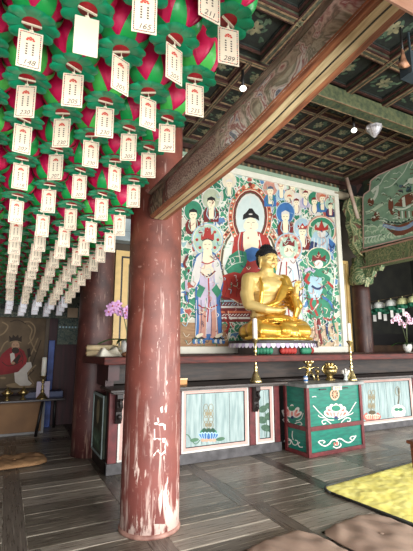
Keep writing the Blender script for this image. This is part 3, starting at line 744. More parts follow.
# metric description in its own frame, then turned and set on the floor
sx0 = thing('offering_altar', 'green and maroon chest-like offering altar painted with lotus scrolls', 'altar', (3.545,4.175,0), rzS)
S = Matrix.Translation((3.545,4.175,0)) @ Matrix.Rotation(rzS,4,'Z')
W_, D_, H_ = 1.06, .46, .905
def sbuild(b, name, m, par=None, **kw):
    # built in the chest's own frame
    me = bpy.data.meshes.new(name); me.from_pydata(b.v, [], b.f)
    for k in (m if isinstance(m, list) else [m]): me.materials.append(k)
    me.polygons.foreach_set('material_index', b.m); me.polygons.foreach_set('use_smooth', b.sm); me.update()
    o = bpy.data.objects.new(name, me); col.objects.link(o); o.parent = par or sx0
    if kw.get('bevel'):
        md = o.modifiers.new('bevel','BEVEL'); md.width = kw['bevel']; md.segments = 2
    return o
b = MB(); b.box((.02,.02,.02),(W_-.02,D_-.02,H_-.03)); box_o = sbuild(b, 'chest_body', M_teal)
b = MB(); fwd = .05
for x in (0, W_-fwd):
    for y in (0, D_-fwd): b.box((x,y,0),(x+fwd,y+fwd,H_-.04))
for z in (0,.315):
    h2 = .05 if z == 0 else .055
    b.box((fwd,0,z),(W_-fwd,.03,z+h2)); b.box((fwd,D_-.03,z),(W_-fwd,D_,z+h2)); b.box((0,fwd,z),(.03,D_-fwd,z+h2)); b.box((W_-.03,fwd,z),(W_,D_-fwd,z+h2))
sbuild(b, 'frame', M_maroon, bevel=.004)
b = MB(); b.box((-.02,-.03,H_-.045),(W_+.02,D_+.01,H_)); sbuild(b, 'top_board', mat('grey_top',(150,152,150),.45,rgb2=(112,114,112),scale=7), bevel=.006)
for x in (.3,.72):
    b = MB(); b.box((x-.06,-.001,H_-.085),(x+.06,.025,H_-.07)); sbuild(b, 'coin_slot', M_blk)
def s_art(p, n):  # plane in chest frame -> world
    return Art(S @ Vector(p), S.to_3x3() @ Vector(n))
def s_finish(A, name, par):
    inv = S.inverted(); A.v = [inv @ v for v in A.v]
    me = bpy.data.meshes.new(name); me.from_pydata(A.v, [], A.f)
    for m in A.mats: me.materials.append(m)
    me.polygons.foreach_set('material_index', A.m); me.update()
    o = bpy.data.objects.new(name, me); col.objects.link(o); o.parent = par; return o
def curl(A, pts, w=1.2, m=None): A.line(pts, w*.8, m or M_white)
A = s_art((0,.018,0),(0,-1,0))
# lotus, front: white rimmed petals with rose tips
def big_lotus(A, x, y, s):
    for dx, dy, rot in ((-8,1.5,-58),(8,1.5,58),(-6.4,-2,-38),(6.4,-2,38),(-3.6,-4,-18),(3.6,-4,18),(0,-4.6,0)):
        A.ell(x+dx*s, y+dy*s, 2.9*s, 4.6*s, M_white, rot)
    A.ell(x, y+1*s, 8*s, 4.6*s, M_white)
    for dx, dy, rot in ((-7.6,1.6,-58),(7.6,1.6,58),(-6,-1,-38),(6,-1,38)): A.ell(x+dx*s, y+dy*s, 1.3*s, 3.1*s, M_lotr, rot)
    A.ell(x, y-4.2*s, 4.6*s, 3.1*s, M_grn); A.ell(x-2*s, y-4.6*s, 1.5*s, 1.2*s, M_teal); A.ell(x+2*s, y-4.6*s, 1.5*s, 1.2*s, M_teal); A.ell(x,y-3.4*s,1.2*s,1*s,M_teal)
    for dx, rot in ((-5,-30),(-1.8,-10),(1.8,10),(5,30)): A.ell(x+dx*s, y+1.6*s, 2.0*s, 3.4*s, M_white, rot); A.ell(x+dx*s, y+1.8*s, 1.2*s, 2.6*s, mat('lotus_pale_rose',(222,150,142),.65,var=.1), rot)
    A.ell(x, y+5.2*s, 2.0*s, 1.7*s, M_navy)
big_lotus(A, 336, 412.5, 1)
for q in (-1,1):
    if q < 0:
        curl(A, [(331,424),(326,420),(322,421),(323,424),(326,423)]); curl(A, [(334,420),(328,419.5),(322,415),(317,410),(313,405.5)], 1.1); curl(A,[(325,418),(320,417),(318,415)],.9)
    else:
        curl(A, [(341,422.5),(346,418),(350,418.5),(349.5,421.5),(347,421)]); curl(A, [(338,419.5),(345,416.5),(350,411.5),(353,406.5),(356,402)], 1.1); curl(A,[(347,415.5),(352,413.5),(353,412)],.9)
curl(A, [(312,397),(315,396.4),(316,397.2)], .9)
# wheel emblem
wt = mat('wheel_tan',(206,158,124),.65,var=.1)
A.ell(334.6,394.2,4.7,6.2,wt); A.ell(334.6,394.2,3.8,5.1,M_olive); A.ring(334.6,394.2,4.0,5.3,.5,M_cream)
for k in range(8):
    a = k*PI/4; A.line([(334.6,394.2),(334.6+3.6*math.cos(a),394.2+4.9*math.sin(a))], .7, wt, False)
A.ell(334.6,394.2,1.3,1.7,wt)
# lower band scroll
s_finish(A, 'painted_front_lotus', box_o); A = s_art((0,.018,0),(0,-1,0))
curl(A, [(318,441.5),(321,444.5),(325,446),(329,444),(332,440.5),(335,440),(338,442),(337.5,445),(335,444.5)], 1.6)
curl(A, [(319,441),(323,440.6),(325,442),(323,443)], 1.3); curl(A, [(356,435.5),(353,440),(349,442.5),(345,441.5),(341,438.8),(338,439),(336,441.5)], 1.6)
curl(A, [(355,436.2),(351.5,436.6),(350,438.6),(352,439.4)], 1.3); curl(A,[(333,446.5),(337,448),(341,445.5),(340,443)],1.5)
A.ell(337,443.5,1.1,2.2,M_lotr); A.ell(334.4,444,.8,1.8,M_lotr)
s_finish(A, 'painted_front_scroll', box_o)
A = s_art((.018,0,0),(-1,0,0))
def side_lotus(x, y):
    for dx, dy, rot in ((-6.6,1,-50),(6.2,2.6,55),(-4.4,-2,-30),(4.4,-1,32),(0,-3.4,0)): A.ell(x+dx, y+dy, 2.4, 4.4, M_white, rot); 
    A.ell(x,y+1.6,6,4,M_white)
    for dx, dy, rot in ((-6.2,1.2,-50),(5.8,2.8,55),(-4,-1,-30),(4,0,32)): A.ell(x+dx, y+dy, 1.1, 2.9, M_lotr, rot)
    A.ell(x, y-3.6, 3.4, 2.6, M_grn)
    for dx in (-3.4,0,3.4): A.ell(x+dx, y+1.8, 1.2, 2.6, mat('lotus_pale_rose',(222,150,142),.65,var=.1))
    A.ell(x+.4, y+5.4, 1.5, 1.6, M_navy)
side_lotus(292, 412)
curl(A, [(290,422.5),(286,419),(283,419.5),(284.5,422)],1); curl(A,[(289,420),(284,416),(282,410)],.9); curl(A,[(295,423.5),(300,422),(302,424.5),(299,425.5)],1); curl(A,[(296,421),(301,419),(303.4,413)],.9)
s_finish(A, 'painted_side_lotus', box_o); A = s_art((.018,0,0),(-1,0,0))
curl(A, [(285,441),(287,444),(290,444),(291,441),(288.5,440)], 1.2); curl(A, [(303,447),(300,447),(298,444),(300,442.4)], 1.2); curl(A, [(284,441.5),(287,438.5),(291,440),(293,444),(296,445),(298,441.6),(295,440)], 1.1); curl(A,[(292.6,431),(292.2,436),(293.4,440)],1)
s_finish(A, 'painted_side_scroll', box_o)
# cream sign plate with three characters
b = MB(); b.box((.475,-.012,H_-.098),(.645,.02,H_-.048)); sg = sbuild(b, 'sign_plate', M_cream, box_o)
fc = bpy.data.curves.new('sign_text','FONT'); fc.body = '불전함'; fc.size = .042; fc.align_x = 'CENTER'; fc.extrude = .0006
to = bpy.data.objects.new('sign_text', fc); col.objects.link(to)
to.matrix_world = Matrix.Translation((.56,-.0135,H_-.088)) @ Matrix.Rotation(PI/2,4,'X')
dg = bpy.context.evaluated_depsgraph_get(); me = bpy.data.meshes.new_from_object(to.evaluated_get(dg)); me.transform(to.matrix_world)
bpy.data.objects.remove(to)
if len(me.vertices):
    o = bpy.data.objects.new('sign_lettering', me); col.objects.link(o); o.parent = box_o; me.materials.clear(); me.materials.append(M_redd)

# ================================================================== large painting
PY = 5.95
pt = thing('altar_painting', 'large framed temple painting of a seated red-robed figure among haloed attendants', 'painting', (4.2,PY,1.275))
xl, xr_, zb, zt = 2.32, 6.12, 1.277, 4.66
b = MB(); b.box((xl,PY,zb),(xr_,PY+.04,zt)); b.build('canvas', cloud_cells('painting_clouds', 8, [(0,(62,144,108)),(.4,(44,120,92)),(.6,(176,88,76)),(.68,(88,132,176)),(.76,(206,200,184)),(.84,(150,184,186)),(.9,(40,108,84))], (222,224,210), .06, .28), pt)
b = MB(); fwid = .115
b.box((xl,PY-.05,zb),(xr_,PY+.05,zb+fwid)); b.box((xl,PY-.05,zt-fwid),(xr_,PY+.05,zt)); b.box((xr_-fwid,PY-.05,zb+fwid),(xr_,PY+.05,zt-fwid)); b.box((xl,PY-.05,zb+fwid),(xl+fwid,PY+.05,zt-fwid))
b.build('white_frame', mat('frame_ivory',(238,236,220),.55,var=.04), pt, bevel=.012)
b = MB(); b.box((xl-.01,PY-.055,zt),(xr_+.01,PY+.06,zt+.075)); b.build('top_trim', mat('pale_green_trim',(160,184,160),.6,var=.06), pt)
A = Art((0,PY,0),(0,-1,0), .00004)
prose = mat('paint_rose',(206,150,132),.65,var=.1)
# ground band
A.poly([(176,322),(226,324),(230,352),(176,352.5)], M_ochre); A.poly([(300,330),(338,322),(339,346),(300,348)], mat('paint_buff',(206,180,150),.7,rgb2=(180,160,130),scale=8))
# throne
for k, (y0, y1, m) in enumerate(((296,322,M_redd),(300,302,M_lblue),(306,308,M_white),(311,313,M_oran),(317,319,M_white))):
    A.poly([(221,y0),(286,y0),(286,y1),(221,y1)], m)
for k in range(9): A.line([(222+k*3,305.2),(224+k*3,303)], .8, M_lblue, False); A.line([(222+k*3,316),(224.5+k*3,314)], .8, M_white, False)
# body halo and head halo, banded
A.ell(249,262,34,44,M_cream); A.ell(249,262,33,43,M_oran); 
for k in range(44):
    t = PI+PI*k/43; A.ell(249+31*math.cos(t), 262+41*math.sin(t), 1.2, 1.2, (M_cream, M_redd, M_grn)[k%3], 0, 8)
A.ell(249,262,29.5,39,M_cream); A.ell(249,262,28.8,38.3,M_olive); A.ell(249,262,26.6,36,M_cream); A.ell(249,262,26,35.2,mat('halo_pale',(222,228,218),.65,var=.04))
A.ell(250,217,22.5,33,M_white); A.ell(250,217,21.6,32,M_oran)
for k in range(46):
    t = 2*PI*k/46; A.ell(250+19.7*math.cos(t), 217+29.8*math.sin(t), 1.15, 1.2, (M_cream, M_grn, M_redd)[k%3], 0, 8)
A.ell(250,217,17.8,27.6,M_cream); A.ell(250,217,17.2,26.8,M_redd); A.ell(250,217,15.6,25,M_olive); A.ell(250,217,14.4,23.6,M_white); A.ell(250,218,13.6,22.6,mat('halo_inner',(204,220,216),.65,var=.04))
for k in range(5): A.ell(250+ (k-2)*3.2, 184.5+abs(k-2)*1.4, 2, 2, (M_oran,M_cream,M_redd)[k%3])
A.line([(249.5,205),(250.5,200),(249,197)], .5, M_white)
# central seated figure
A.poly([(232,250),(234,238),(241,232),(249,231),(259,232),(268,238),(272,250),(274,284),(228,284)], M_red)
A.poly([(243,233),(249,229),(257,232),(259,244),(256,258),(246,258),(243,246)], M_skin)
A.poly([(245,250),(252,247),(260,249),(262,258),(250,262),(243,258)], M_blue)
A.poly([(224,268),(229,256),(238,250),(246,252),(247,262),(240,274),(229,276)], M_grn); A.line([(226,270),(234,264),(243,262)], .7, M_lgrn); A.line([(229,259),(237,256),(244,256)], .6, M_lgrn)
A.poly([(258,256),(270,252),(278,262),(280,276),(262,276)], M_grn)
A.poly([(221,276),(234,272),(250,276),(284,276),(286,296),(270,300),(236,300),(222,296)], M_red)
for k in range(5): A.line([(226+k*5,279),(227+k*5,288),(224+k*6,297)], .6, M_redd)
A.line([(240,233),(238,245),(240,262)], .8, M_white); A.line([(243,233),(241.6,246),(243,258)], .6, M_navy); A.line([(259,234),(261,246),(260,256)], .8, M_white)
A.ell(250.6,225,6.6,7.4,M_skin); A.ell(244.6,226,1.2,3.2,M_skin); A.ell(256.8,226,1.2,3.2,M_skin)
A.poly([(242.5,220),(243,215),(246,212.5),(249,208.5),(252,208.5),(255,213),(258.5,216),(259,221),(255,218.5),(250,217.5),(246,218.5)], M_blk); A.ell(250.4,214.3,2,.7,M_white)
for q in (-2.6,2.6): A.line([(250.6+q-1.3,222.6),(250.6+q+1.3,222.6)], .45, M_blk, False)
A.line([(249.6,228.4),(251.6,228.4)], .5, M_red, False); A.line([(250.8,223),(251.2,226)],.3,M_ochre,False)
A.ell(257,238,3,2.2,M_skin,30); A.ell(248,238,.9,1.2,prose)
# helper for haloed figures
def attendant(x, y, s, halo, robe, robe2, crown=None, hair=M_blk, h=1.0, rim=M_white):
    A.ell(x, y, 9.2*s, 10.4*s, rim); A.ell(x, y, 8.4*s, 9.6*s, halo)
    A.poly([(x-4.5*s,y+8*s),(x-7.5*s,y+13*s*h),(x-7*s,y+22*s*h),(x+7*s,y+22*s*h),(x+7.5*s,y+13*s*h),(x+4*s,y+8*s)], robe)
    A.poly([(x-2.6*s,y+8*s),(x-2*s,y+19*s*h),(x+2.4*s,y+19*s*h),(x+2.6*s,y+8*s)], M_skin)
    A.line([(x-3*s,y+8*s),(x-4.2*s,y+15*s*h),(x-1*s,y+20*s*h)], .8*s, robe2); A.line([(x+3*s,y+8*s),(x+4*s,y+15*s*h),(x+2*s,y+20*s*h)], .8*s, robe2)
    A.ell(x, y+4*s, 3.7*s, 4.5*s, M_skin)
    if crown:
        A.poly([(x-4.6*s,y+.8*s),(x-5*s,y-3*s),(x-2.4*s,y-1.4*s),(x,y-5*s),(x+2.4*s,y-1.4*s),(x+5*s,y-3*s),(x+4.6*s,y+.8*s)], crown); A.ell(x,y-1*s,1.2*s,1.2*s,M_cream)
        A.line([(x-4*s,y+1.2*s),(x+4*s,y+1.2*s)], .6*s, M_blk, False)
    elif hair: A.poly([(x-4*s,y+3*s),(x-3.6*s,y-.6*s),(x,y-2.4*s),(x+3.6*s,y-.6*s),(x+4*s,y+3*s),(x+2.4*s,y+1.2*s),(x-2.4*s,y+1.2*s)], hair)
    for q in (-1.4,1.4): A.line([(x+q*s-.7*s,y+3.6*s),(x+q*s+.7*s,y+3.6*s)], .4*s, M_blk, False)
    A.line([(x-.7*s,y+6.6*s),(x+.7*s,y+6.6*s)], .4*s, M_red, False)
attendant(193,211,1.05,M_grn,M_redd,M_lgrn,None,M_blk); attendant(211,199,1.05,mat('halo_sage',(186,196,168),.65),M_redd,M_lblue,None,M_blk)
attendant(229,181,.8,M_cream,M_grn,M_white,None,M_white); attendant(270,188,.85,prose,M_blue,M_grn,None,mat('paint_slate',(90,104,128),.6))
attendant(281,184,.75,M_white,M_lblue,M_blue,None,M_cream); attendant(292,186,.7,M_lgrn,M_cream,M_red,None,M_lgrn)
for (x,y,s,hl,rb,r2) in ((296,200,.7,M_white,M_white,M_redd),(305,192,.72,M_cream,M_lilac,M_blue),(314,199,.74,M_grn,M_white,M_navy),(322,196,.74,prose,M_blue,M_grn),(330,204,.6,M_lgrn,M_navy,M_red),(289,196,.6,M_cream,M_white,M_red)): attendant(x,y,s,hl,rb,r2,None,(M_blk,M_oran,M_redd)[int(x)%3])
attendant(285,213,1.05,M_blue,M_redd,M_lblue,None,M_white,1,M_lblue)
attendant(302,228,1.0,M_lblue,M_redd,M_white,M_red)
# right guardian figure with rimmed green halo
A.ell(321,231,15,15.6,prose); A.ell(321,231,13.6,14.2,M_cream); A.ell(321,231,12.8,13.4,M_grn); A.ell(321,233,10,11,M_lgrn)
A.poly([(314,232),(310,240),(312,256),(332,256),(333,240),(327,232)], M_lblue); A.poly([(311,241),(308,250),(315,252),(317,243)], M_navy); A.poly([(328,238),(335,244),(333,254),(327,250)], M_blue)
for k in range(5): A.line([(314+k*3.4,238),(313+k*4,254)], .7, M_white)
A.ell(321,233.5,4.2,4.4,M_white); A.poly([(313.5,230),(315,224),(318,228),(321,220),(324,228),(328,224),(327.5,230),(321,231.5)], M_red)
# left attendant, tall, blue-white robe
A.ell(207,240,16,17,M_lblue); A.ell(207,240,14.6,15.6,M_cream); A.ell(207,240,13.8,14.8,M_lgrn)
for k in range(16):
    t = 2*PI*k/16; A.ell(207+10.5*math.cos(t), 240+11*math.sin(t), 1.6, 1.6, (M_red,M_lblue)[k%2], 0, 8)
A.poly([(202,252),(196,255),(193,266),(195,284),(195,340),(222,340),(220,300),(223,284),(220,262),(214,253),(210,251)], M_blue)
A.poly([(202,252),(196,258),(192,272),(190,284),(195,288),(199,280),(201,268)], M_white); A.poly([(213,254),(219,262),(223,280),(220,290),(215,284),(213,270)], M_white)
A.poly([(203,252),(200,270),(198,300),(199,334),(217,334),(216,300),(214,270),(211,252)], M_lilac)
A.poly([(203,250),(202,260),(205,266),(211,266),(213,259),(211,250)], M_skin)
A.poly([(201,268),(206,262),(213,268),(214,274),(208,279),(201,275)], M_cream); A.line([(201,262),(207,264),(214,261)], 1.2, M_red); A.line([(200,272),(207,277),(215,271)], 1.4, M_redd)
A.poly([(198,284),(205,288),(200,298),(196,296)], M_grn); A.poly([(216,284),(221,292),(217,298),(211,290)], M_grn); A.line([(198,305),(206,309),(217,305)], 1.4, M_red); A.line([(208,278),(208.6,300),(207,322)], 1.4, M_red); A.line([(206,298),(204,318),(206,330)], .8, M_grn)
A.poly([(200,308),(206,312),(206,338),(198,338)], prose); A.poly([(211,312),(216,308),(218,338),(210,338)], prose)
for k in range(6): A.line([(196+k*4.6,300),(196+k*5,320),(195+k*5.2,336)], .6, (M_white,M_navy)[k%2])
for k in range(4): A.line([(188-k,256+k*12),(184+k,264+k*12),(189,272+k*10)], 2.4, (M_redd,M_grn,M_lilac,M_blue)[k]); A.line([(189,254+k*20),(186,266+k*20)], .7, M_white)
A.ell(207,245.5,5,6,M_skin); A.poly([(200.5,240.5),(201,232),(203.4,235),(204.5,227),(207.2,231),(210,227),(211,235),(213.6,232),(213.6,240.5),(207,238.6)], M_red); A.line([(201.5,241),(207,239.2),(212.6,241)], 1, M_blk)
for q in (-2,2): A.line([(207+q-1,244.6),(207+q+1,244.6)], .4, M_blk, False)
A.line([(206.2,249),(208,249)], .5, M_red, False)
for x in (198.5,218):
    A.ell(x,340,6.5,3.6,M_blk); 
    for k in range(5): A.ell(x-5+k*2.5,341.5,1.6,2.4,(M_blue,M_white)[k%2])
    A.ell(x+.5,335.5,4.2,1.8,M_cream,-25)
A.line([(225,310),(228,322),(226,336)], 2, M_redd); A.line([(223,318),(229,326),(224,332)], 1.2, M_red)
# right attendant in white
A.ell(288,248,14,15.4,M_lblue); A.ell(288,248,12.8,14,prose); A.ell(288,248,9.6,11,M_lgrn)
for k in range(14):
    t = 2*PI*k/14; A.ell(288+10.6*math.cos(t), 248+12*math.sin(t), 1.3, 1.3, (M_red,M_cream)[k%2], 0, 8)
A.poly([(283,258),(277,263),(274,280),(278,330),(302,330),(301,290),(299,266),(293,258)], M_white)
for pts, m in (([(281,262),(279,280),(283,310)],M_redd),([(296,262),(299,284),(297,326)],M_navy),([(286,262),(286,290),(289,320)],M_red),([(292,270),(294,300),(293,326)],M_lblue),([(278,280),(286,284),(296,280)],M_redd),([(300,270),(303,290),(302,320)],M_lilac)): A.line(pts, 1.3, m)
A.ell(288,251,4.6,5.6,M_skin); A.poly([(282,247),(282,240),(284.6,243),(288,236),(291.4,243),(294,240),(294,247),(288,245)], M_redd)
for q in (-1.8,1.8): A.line([(288+q-.9,250.4),(288+q+.9,250.4)], .4, M_blk, False)
# armoured guardian at lower right
A.ell(318,258,12.4,11,M_cream); A.ell(318,258,11.5,10,M_grn)
A.poly([(309,268),(305,280),(307,300),(311,320),(330,320),(331,300),(333,280),(328,268)], M_grn); A.poly([(310,276),(307,290),(311,300),(318,300),(322,290),(321,278)], M_lblue)
for pts, w_, m in (([(304,272),(309,269),(314,272)],3.2,M_lilac),([(308,274),(305,280),(309,284)],3,M_red),([(324,272),(331,277),(330,286)],3.4,M_lgrn),([(327,282),(333,288)],2.4,M_red),([(311,286),(317,289),(324,286)],2.2,M_navy),([(312,298),(310,304),(313,309),(317,304),(316,298)],2.2,M_red),([(322,297),(329,302),(333,310)],2.2,M_blue),([(307,312),(313,309),(317,316)],2.2,M_red),([(322,318),(329,320),(334,317)],2.2,M_red),([(304,300),(300,310),(305,320)],1.6,M_lgrn),([(330,262),(334,272),(333,296)],1.2,M_white),([(318,318),(319,332),(321,344)],2.6,M_redd),([(313,318),(316,332),(313,342)],2,prose),([(326,320),(327,334),(332,342)],2,M_navy),([(306,322),(310,334),(305,342)],1.6,M_lgrn),([(334,300),(332,318),(336,334)],1.4,M_grn)): A.line(pts, w_, m)
A.ell(318,264.5,4.4,4.4,M_white); A.poly([(311,262),(312,255),(315,258),(318,251),(321,258),(325,255),(325,262),(318,260)], M_redd)
rr = random.Random(9)
for k in range(46):
    x = rr.uniform(302,336); y = rr.uniform(280,344)
    A.line([(x,y),(x+rr.uniform(-3,3),y+rr.uniform(1,3)),(x+rr.uniform(-3,3),y+rr.uniform(3,6))], rr.uniform(.5,1.1), rr.choice((M_white,M_cream,M_lgrn,M_redd,M_lblue,M_navy)))
for k in range(420):
    x = rr.uniform(184,337); y = rr.uniform(184,345)
    if 236 < x < 264 and 185 < y < 262: continue
    if abs(x-207) < 7 and abs(y-245) < 9: continue
    a = rr.uniform(0,PI); l_ = rr.uniform(1.5,4.5)
    A.line([(x,y),(x+l_*math.cos(a),y+l_*math.sin(a)*1.2),(x+l_*1.5*math.cos(a+.8),y+l_*1.7*math.sin(a+.8))], rr.uniform(.35,.75), rr.choice((M_white,M_white,M_cream,M_lgrn,M_lblue,M_redd,M_navy,M_grn,prose)))
A.build('painted_figures', pt)

# narrow side painting with a yellow frame, left of the large one
t = thing('side_painting', 'narrow yellow-framed painting mostly hidden behind the near red pillar', 'painting', (1.9,6.2,1.28))
b = MB(); b.box((1.5,6.2,1.277),(2.25,6.24,2.9)); b.build('canvas', mat('side_canvas',(150,140,110),.7,rgb2=(110,104,84),scale=8), t)
b = MB(); fy = 6.17
for a, c in (((1.47,1.277),(1.56,2.92)),((2.19,1.277),(2.28,2.92)),((1.56,2.83),(2.19,2.92)),((1.56,1.277),(2.19,1.36))): b.box((a[0],fy,a[1]),(c[0],fy+.05,c[1]),0)
for a, c in (((1.56,1.36),(1.59,2.83)),((2.16,1.36),(2.19,2.83)),((1.59,2.8),(2.16,2.83))): b.box((a[0],fy+.012,a[1]),(c[0],fy+.05,c[1]),1)
for a, c in (((1.59,1.36),(1.68,2.8)),((2.07,1.36),(2.16,2.8)),((1.68,2.71),(2.07,2.8))): b.box((a[0],fy+.006,a[1]),(c[0],fy+.045,c[1]),0)
b.build('yellow_frame', [mat('frame_yellow',(226,192,124),.5,var=.08), M_blk], t)
t = thing('side_painting', 'yellow-framed narrow painting between the large painting and the right pillar', 'painting', (6.4,6.2,1.28))
b = MB(); b.box((6.2,6.19,1.277),(6.5,6.24,3.2)); b.build('canvas', mat('side_canvas2',(196,180,140),.7,var=.1), t)
b = MB(); b.box((6.17,6.15,1.277),(6.24,6.2,3.22)); b.box((6.46,6.15,1.277),(6.53,6.2,3.22)); b.box((6.24,6.15,3.15),(6.46,6.2,3.22)); b.build('yellow_frame', MATS['frame_yellow'], t)
t = thing('wall_lintel', 'pale blue-grey painted lintel high between the two red pillars', 'beam', (1.8,6.1,3.1))
b = MB(); b.box((1.33,6.02,3.05),(2.3,6.24,3.42)); b.box((1.33,5.99,3.2),(2.3,6.02,3.23)); b.build('lintel_timber', mat('pale_slate_paint',(172,186,188),.6,rgb2=(136,152,156),scale=4), t, bevel=.01)
# ================================================================== gilded statue
BX, BY, BZ = 3.875, 5.36, 1.485
bs = thing('buddha_statue', 'large gilded seated Buddha statue with one hand raised, on the altar', 'statue', (BX,BY,BZ))
SX = Matrix.Translation((BX,BY,BZ)) @ Matrix.Diagonal((1,1,.925,1))
def wbuild(b, name, m, par, **kw):
    b.v = [SX @ v for v in b.v]; return b.build(name, m, par, **kw)
b = MB()
b.ball((0,.1,.42),(.32,.22,.26)); b.ball((0,.1,.66),(.285,.19,.3)); b.ball((0,.08,.95),(.33,.185,.23)); b.ball((-.13,-.03,.98),(.14,.08,.11)); b.ball((.13,-.03,.98),(.14,.08,.11))
b.caps((-.3,.11,1.09),(.3,.11,1.09),.13,.13); b.caps((0,.1,1.1),(0,.085,1.32),.13,.1)
b.caps((-.24,.11,1.12),(0,.1,1.23),.08,.08); b.caps((.24,.11,1.12),(0,.1,1.23),.08,.08)
for z in (1.255,1.285): b.tube([(.108*math.cos(a),.09+.105*math.sin(a),z) for a in (2*PI*k/16 for k in range(17))], .012, 6)
# head
h0 = len(b.v)
b.ball((0,.06,1.47),(.158,.175,.19),seg=24); b.ball((0,.0,1.375),(.118,.12,.105),seg=20); b.ball((0,-.075,1.30),(.045,.035,.035))
for q in (-1,1):
    b.ball((q*.07,-.045,1.385),(.058,.05,.06)); b.ball((q*.062,-.098,1.447),(.04,.018,.014))
    b.tube([(q*.018,-.118,1.468),(q*.045,-.117,1.49),(q*.08,-.1,1.492),(q*.118,-.062,1.47)], [.008,.009,.009,.005], 6)
    b.ball((q*.158,.055,1.43),(.018,.04,.075)); b.ball((q*.162,.045,1.33),(.017,.026,.075)); b.ball((q*.16,.06,1.49),(.018,.04,.03))
b.tube([(0,-.112,1.475),(0,-.132,1.43),(0,-.152,1.39)], [.011,.015,.022], 8); b.ball((-.02,-.125,1.385),.013); b.ball((.02,-.125,1.385),.013)
b.ball((0,-.115,1.347),(.036,.016,.009)); b.ball((0,-.112,1.33),(.03,.016,.009)); b.ball((0,-.125,1.505),.009)
for v in b.v[h0:]: v.z += .022
# his right arm (towards the camera), hand open on the lap
b.caps((-.35,.11,1.085),(-.42,.06,.82),.125,.108); b.caps((-.43,.06,.82),(-.44,-.02,.62),.112,.1); b.caps((-.44,-.02,.62),(-.26,-.24,.52),.1,.068); b.caps((-.26,-.24,.52),(-.12,-.33,.5),.068,.045)
def hand(base, dirv, upv, side, curl_, s=1.0):
    d = Vector(dirv).normalized(); n = Vector(upv).normalized(); n = (n-d*n.dot(d)).normalized(); c = d.cross(n)*side
    base = Vector(base)
    b.caps(base, base+d*.05*s, .042*s, .044*s)
    b.ball(base+d*.06*s, .045*s)
    for k, (off, ln, cu) in enumerate(((-.042,.11,curl_[0]),(-.014,.125,curl_[1]),(.014,.118,curl_[2]),(.04,.092,curl_[3]))):
        p = base + d*.075*s + c*off*s; dd = d.copy()
        for j in range(3):
            dd = (dd*math.cos(cu*(j+.4)) + n*math.sin(cu*(j+.4))).normalized() if j else (dd*math.cos(cu*.4)+n*math.sin(cu*.4)).normalized()
            q = p + dd*ln*s*(.42,.32,.26)[j]; b.caps(p, q, (.0175-.002*j)*s, (.0160-.002*j)*s, seg=8); p = q
    p = base + d*.015*s - c*.045*s; q = p + (d*.6-c*.55+n*curl_[4]).normalized()*.055*s; b.caps(p,q,.02*s,.018*s,seg=8)
    q2 = q + (d*.8-c*.05+n*curl_[4]*1.4).normalized()*.05*s; b.caps(q,q2,.018*s,.014*s,seg=8)
hand((-.13,-.33,.505),(1,-.12,.02),(0,0,1),1,(.15,.2,.25,.3,.3))
# his left arm, forearm raised, palm forward with thumb and middle finger near each other
b.caps((.34,.11,1.08),(.42,.06,.8),.12,.105); b.caps((.42,.06,.8),(.42,-.02,.66),.1,.09); b.caps((.42,-.02,.66),(.335,-.25,.85),.085,.05)
hand((.33,-.26,.88),(.1,-.12,1),(0,-1,0),-1,(.12,.62,.3,.2,.8))
body = wbuild(b, 'body', M_gold, bs); finish_mesh(body, .0085, 3)
b = MB()
b.ball((0,-.121,1.346),(.034,.016,.006)); b.ball((0,-.118,1.335),(.027,.016,.005))
for v in b.v: v.z += .022
wbuild(b, 'lips', M_red, body)
b = MB()
for q in (-1,1): b.ball((q*.062,-.1125,1.443),(.030,.006,.0035))
for v in b.v: v.z += .022
wbuild(b, 'eye_slits', M_blk, body)
# hair: close curls over the skull and the crown bump
b = MB(); b.ball((0,.085,1.535),(.18,.185,.145),seg=24); b.ball((0,.1,1.65),(.112,.115,.09),seg=16); b.ball((0,.16,1.45),(.155,.11,.17)); b.ball((0,.1,1.735),(.025,.025,.02))
rr = random.Random(2)
for ring, (cz, n, rx, ry, z) in enumerate(((0,34,.179,.184,1.54),(0,32,.171,.175,1.575),(0,28,.152,.156,1.61),(0,24,.112,.118,1.65),(0,20,.102,.106,1.685),(0,15,.075,.08,1.715),(0,8,.04,.045,1.735))):
    for k in range(n):
        a = 2*PI*(k+.5*(ring%2))/n; b.ball((rx*math.cos(a), .085+ry*math.sin(a), z), .0125, seg=6)
for k in range(15):
    a = PI+PI*(k+.5)/15
    b.ball((.172*math.cos(a),.085+.178*math.sin(a)*.99,1.512-.02*abs(math.cos(a))), .0125, seg=6)
for v in b.v: v.z += .022
wbuild(b, 'hair', M_hair, bs)
# robe: folded legs, shoulder drapery and sleeves
b = MB()
b.ball((0,.02,.2),(.5,.3,.22),seg=20)
for q in (-1,1):
    b.caps((q*.12,.06,.24),(q*.5,-.2,.2),.22,.17); b.ball((q*.53,-.2,.18),(.165,.17,.165),seg=18); b.ball((q*.4,.06,.15),(.24,.24,.16))
b.caps((-.48,-.3,.16),(.1,-.43,.13),.13,.1); b.caps((.48,-.3,.16),(-.12,-.42,.16),.14,.11); b.ball((0,-.2,.1),(.56,.3,.1),seg=20); b.caps((-.1,-.42,.25),(.14,-.42,.26),.055,.05)
# lap cloth
b.ball((0,-.16,.36),(.34,.22,.1))
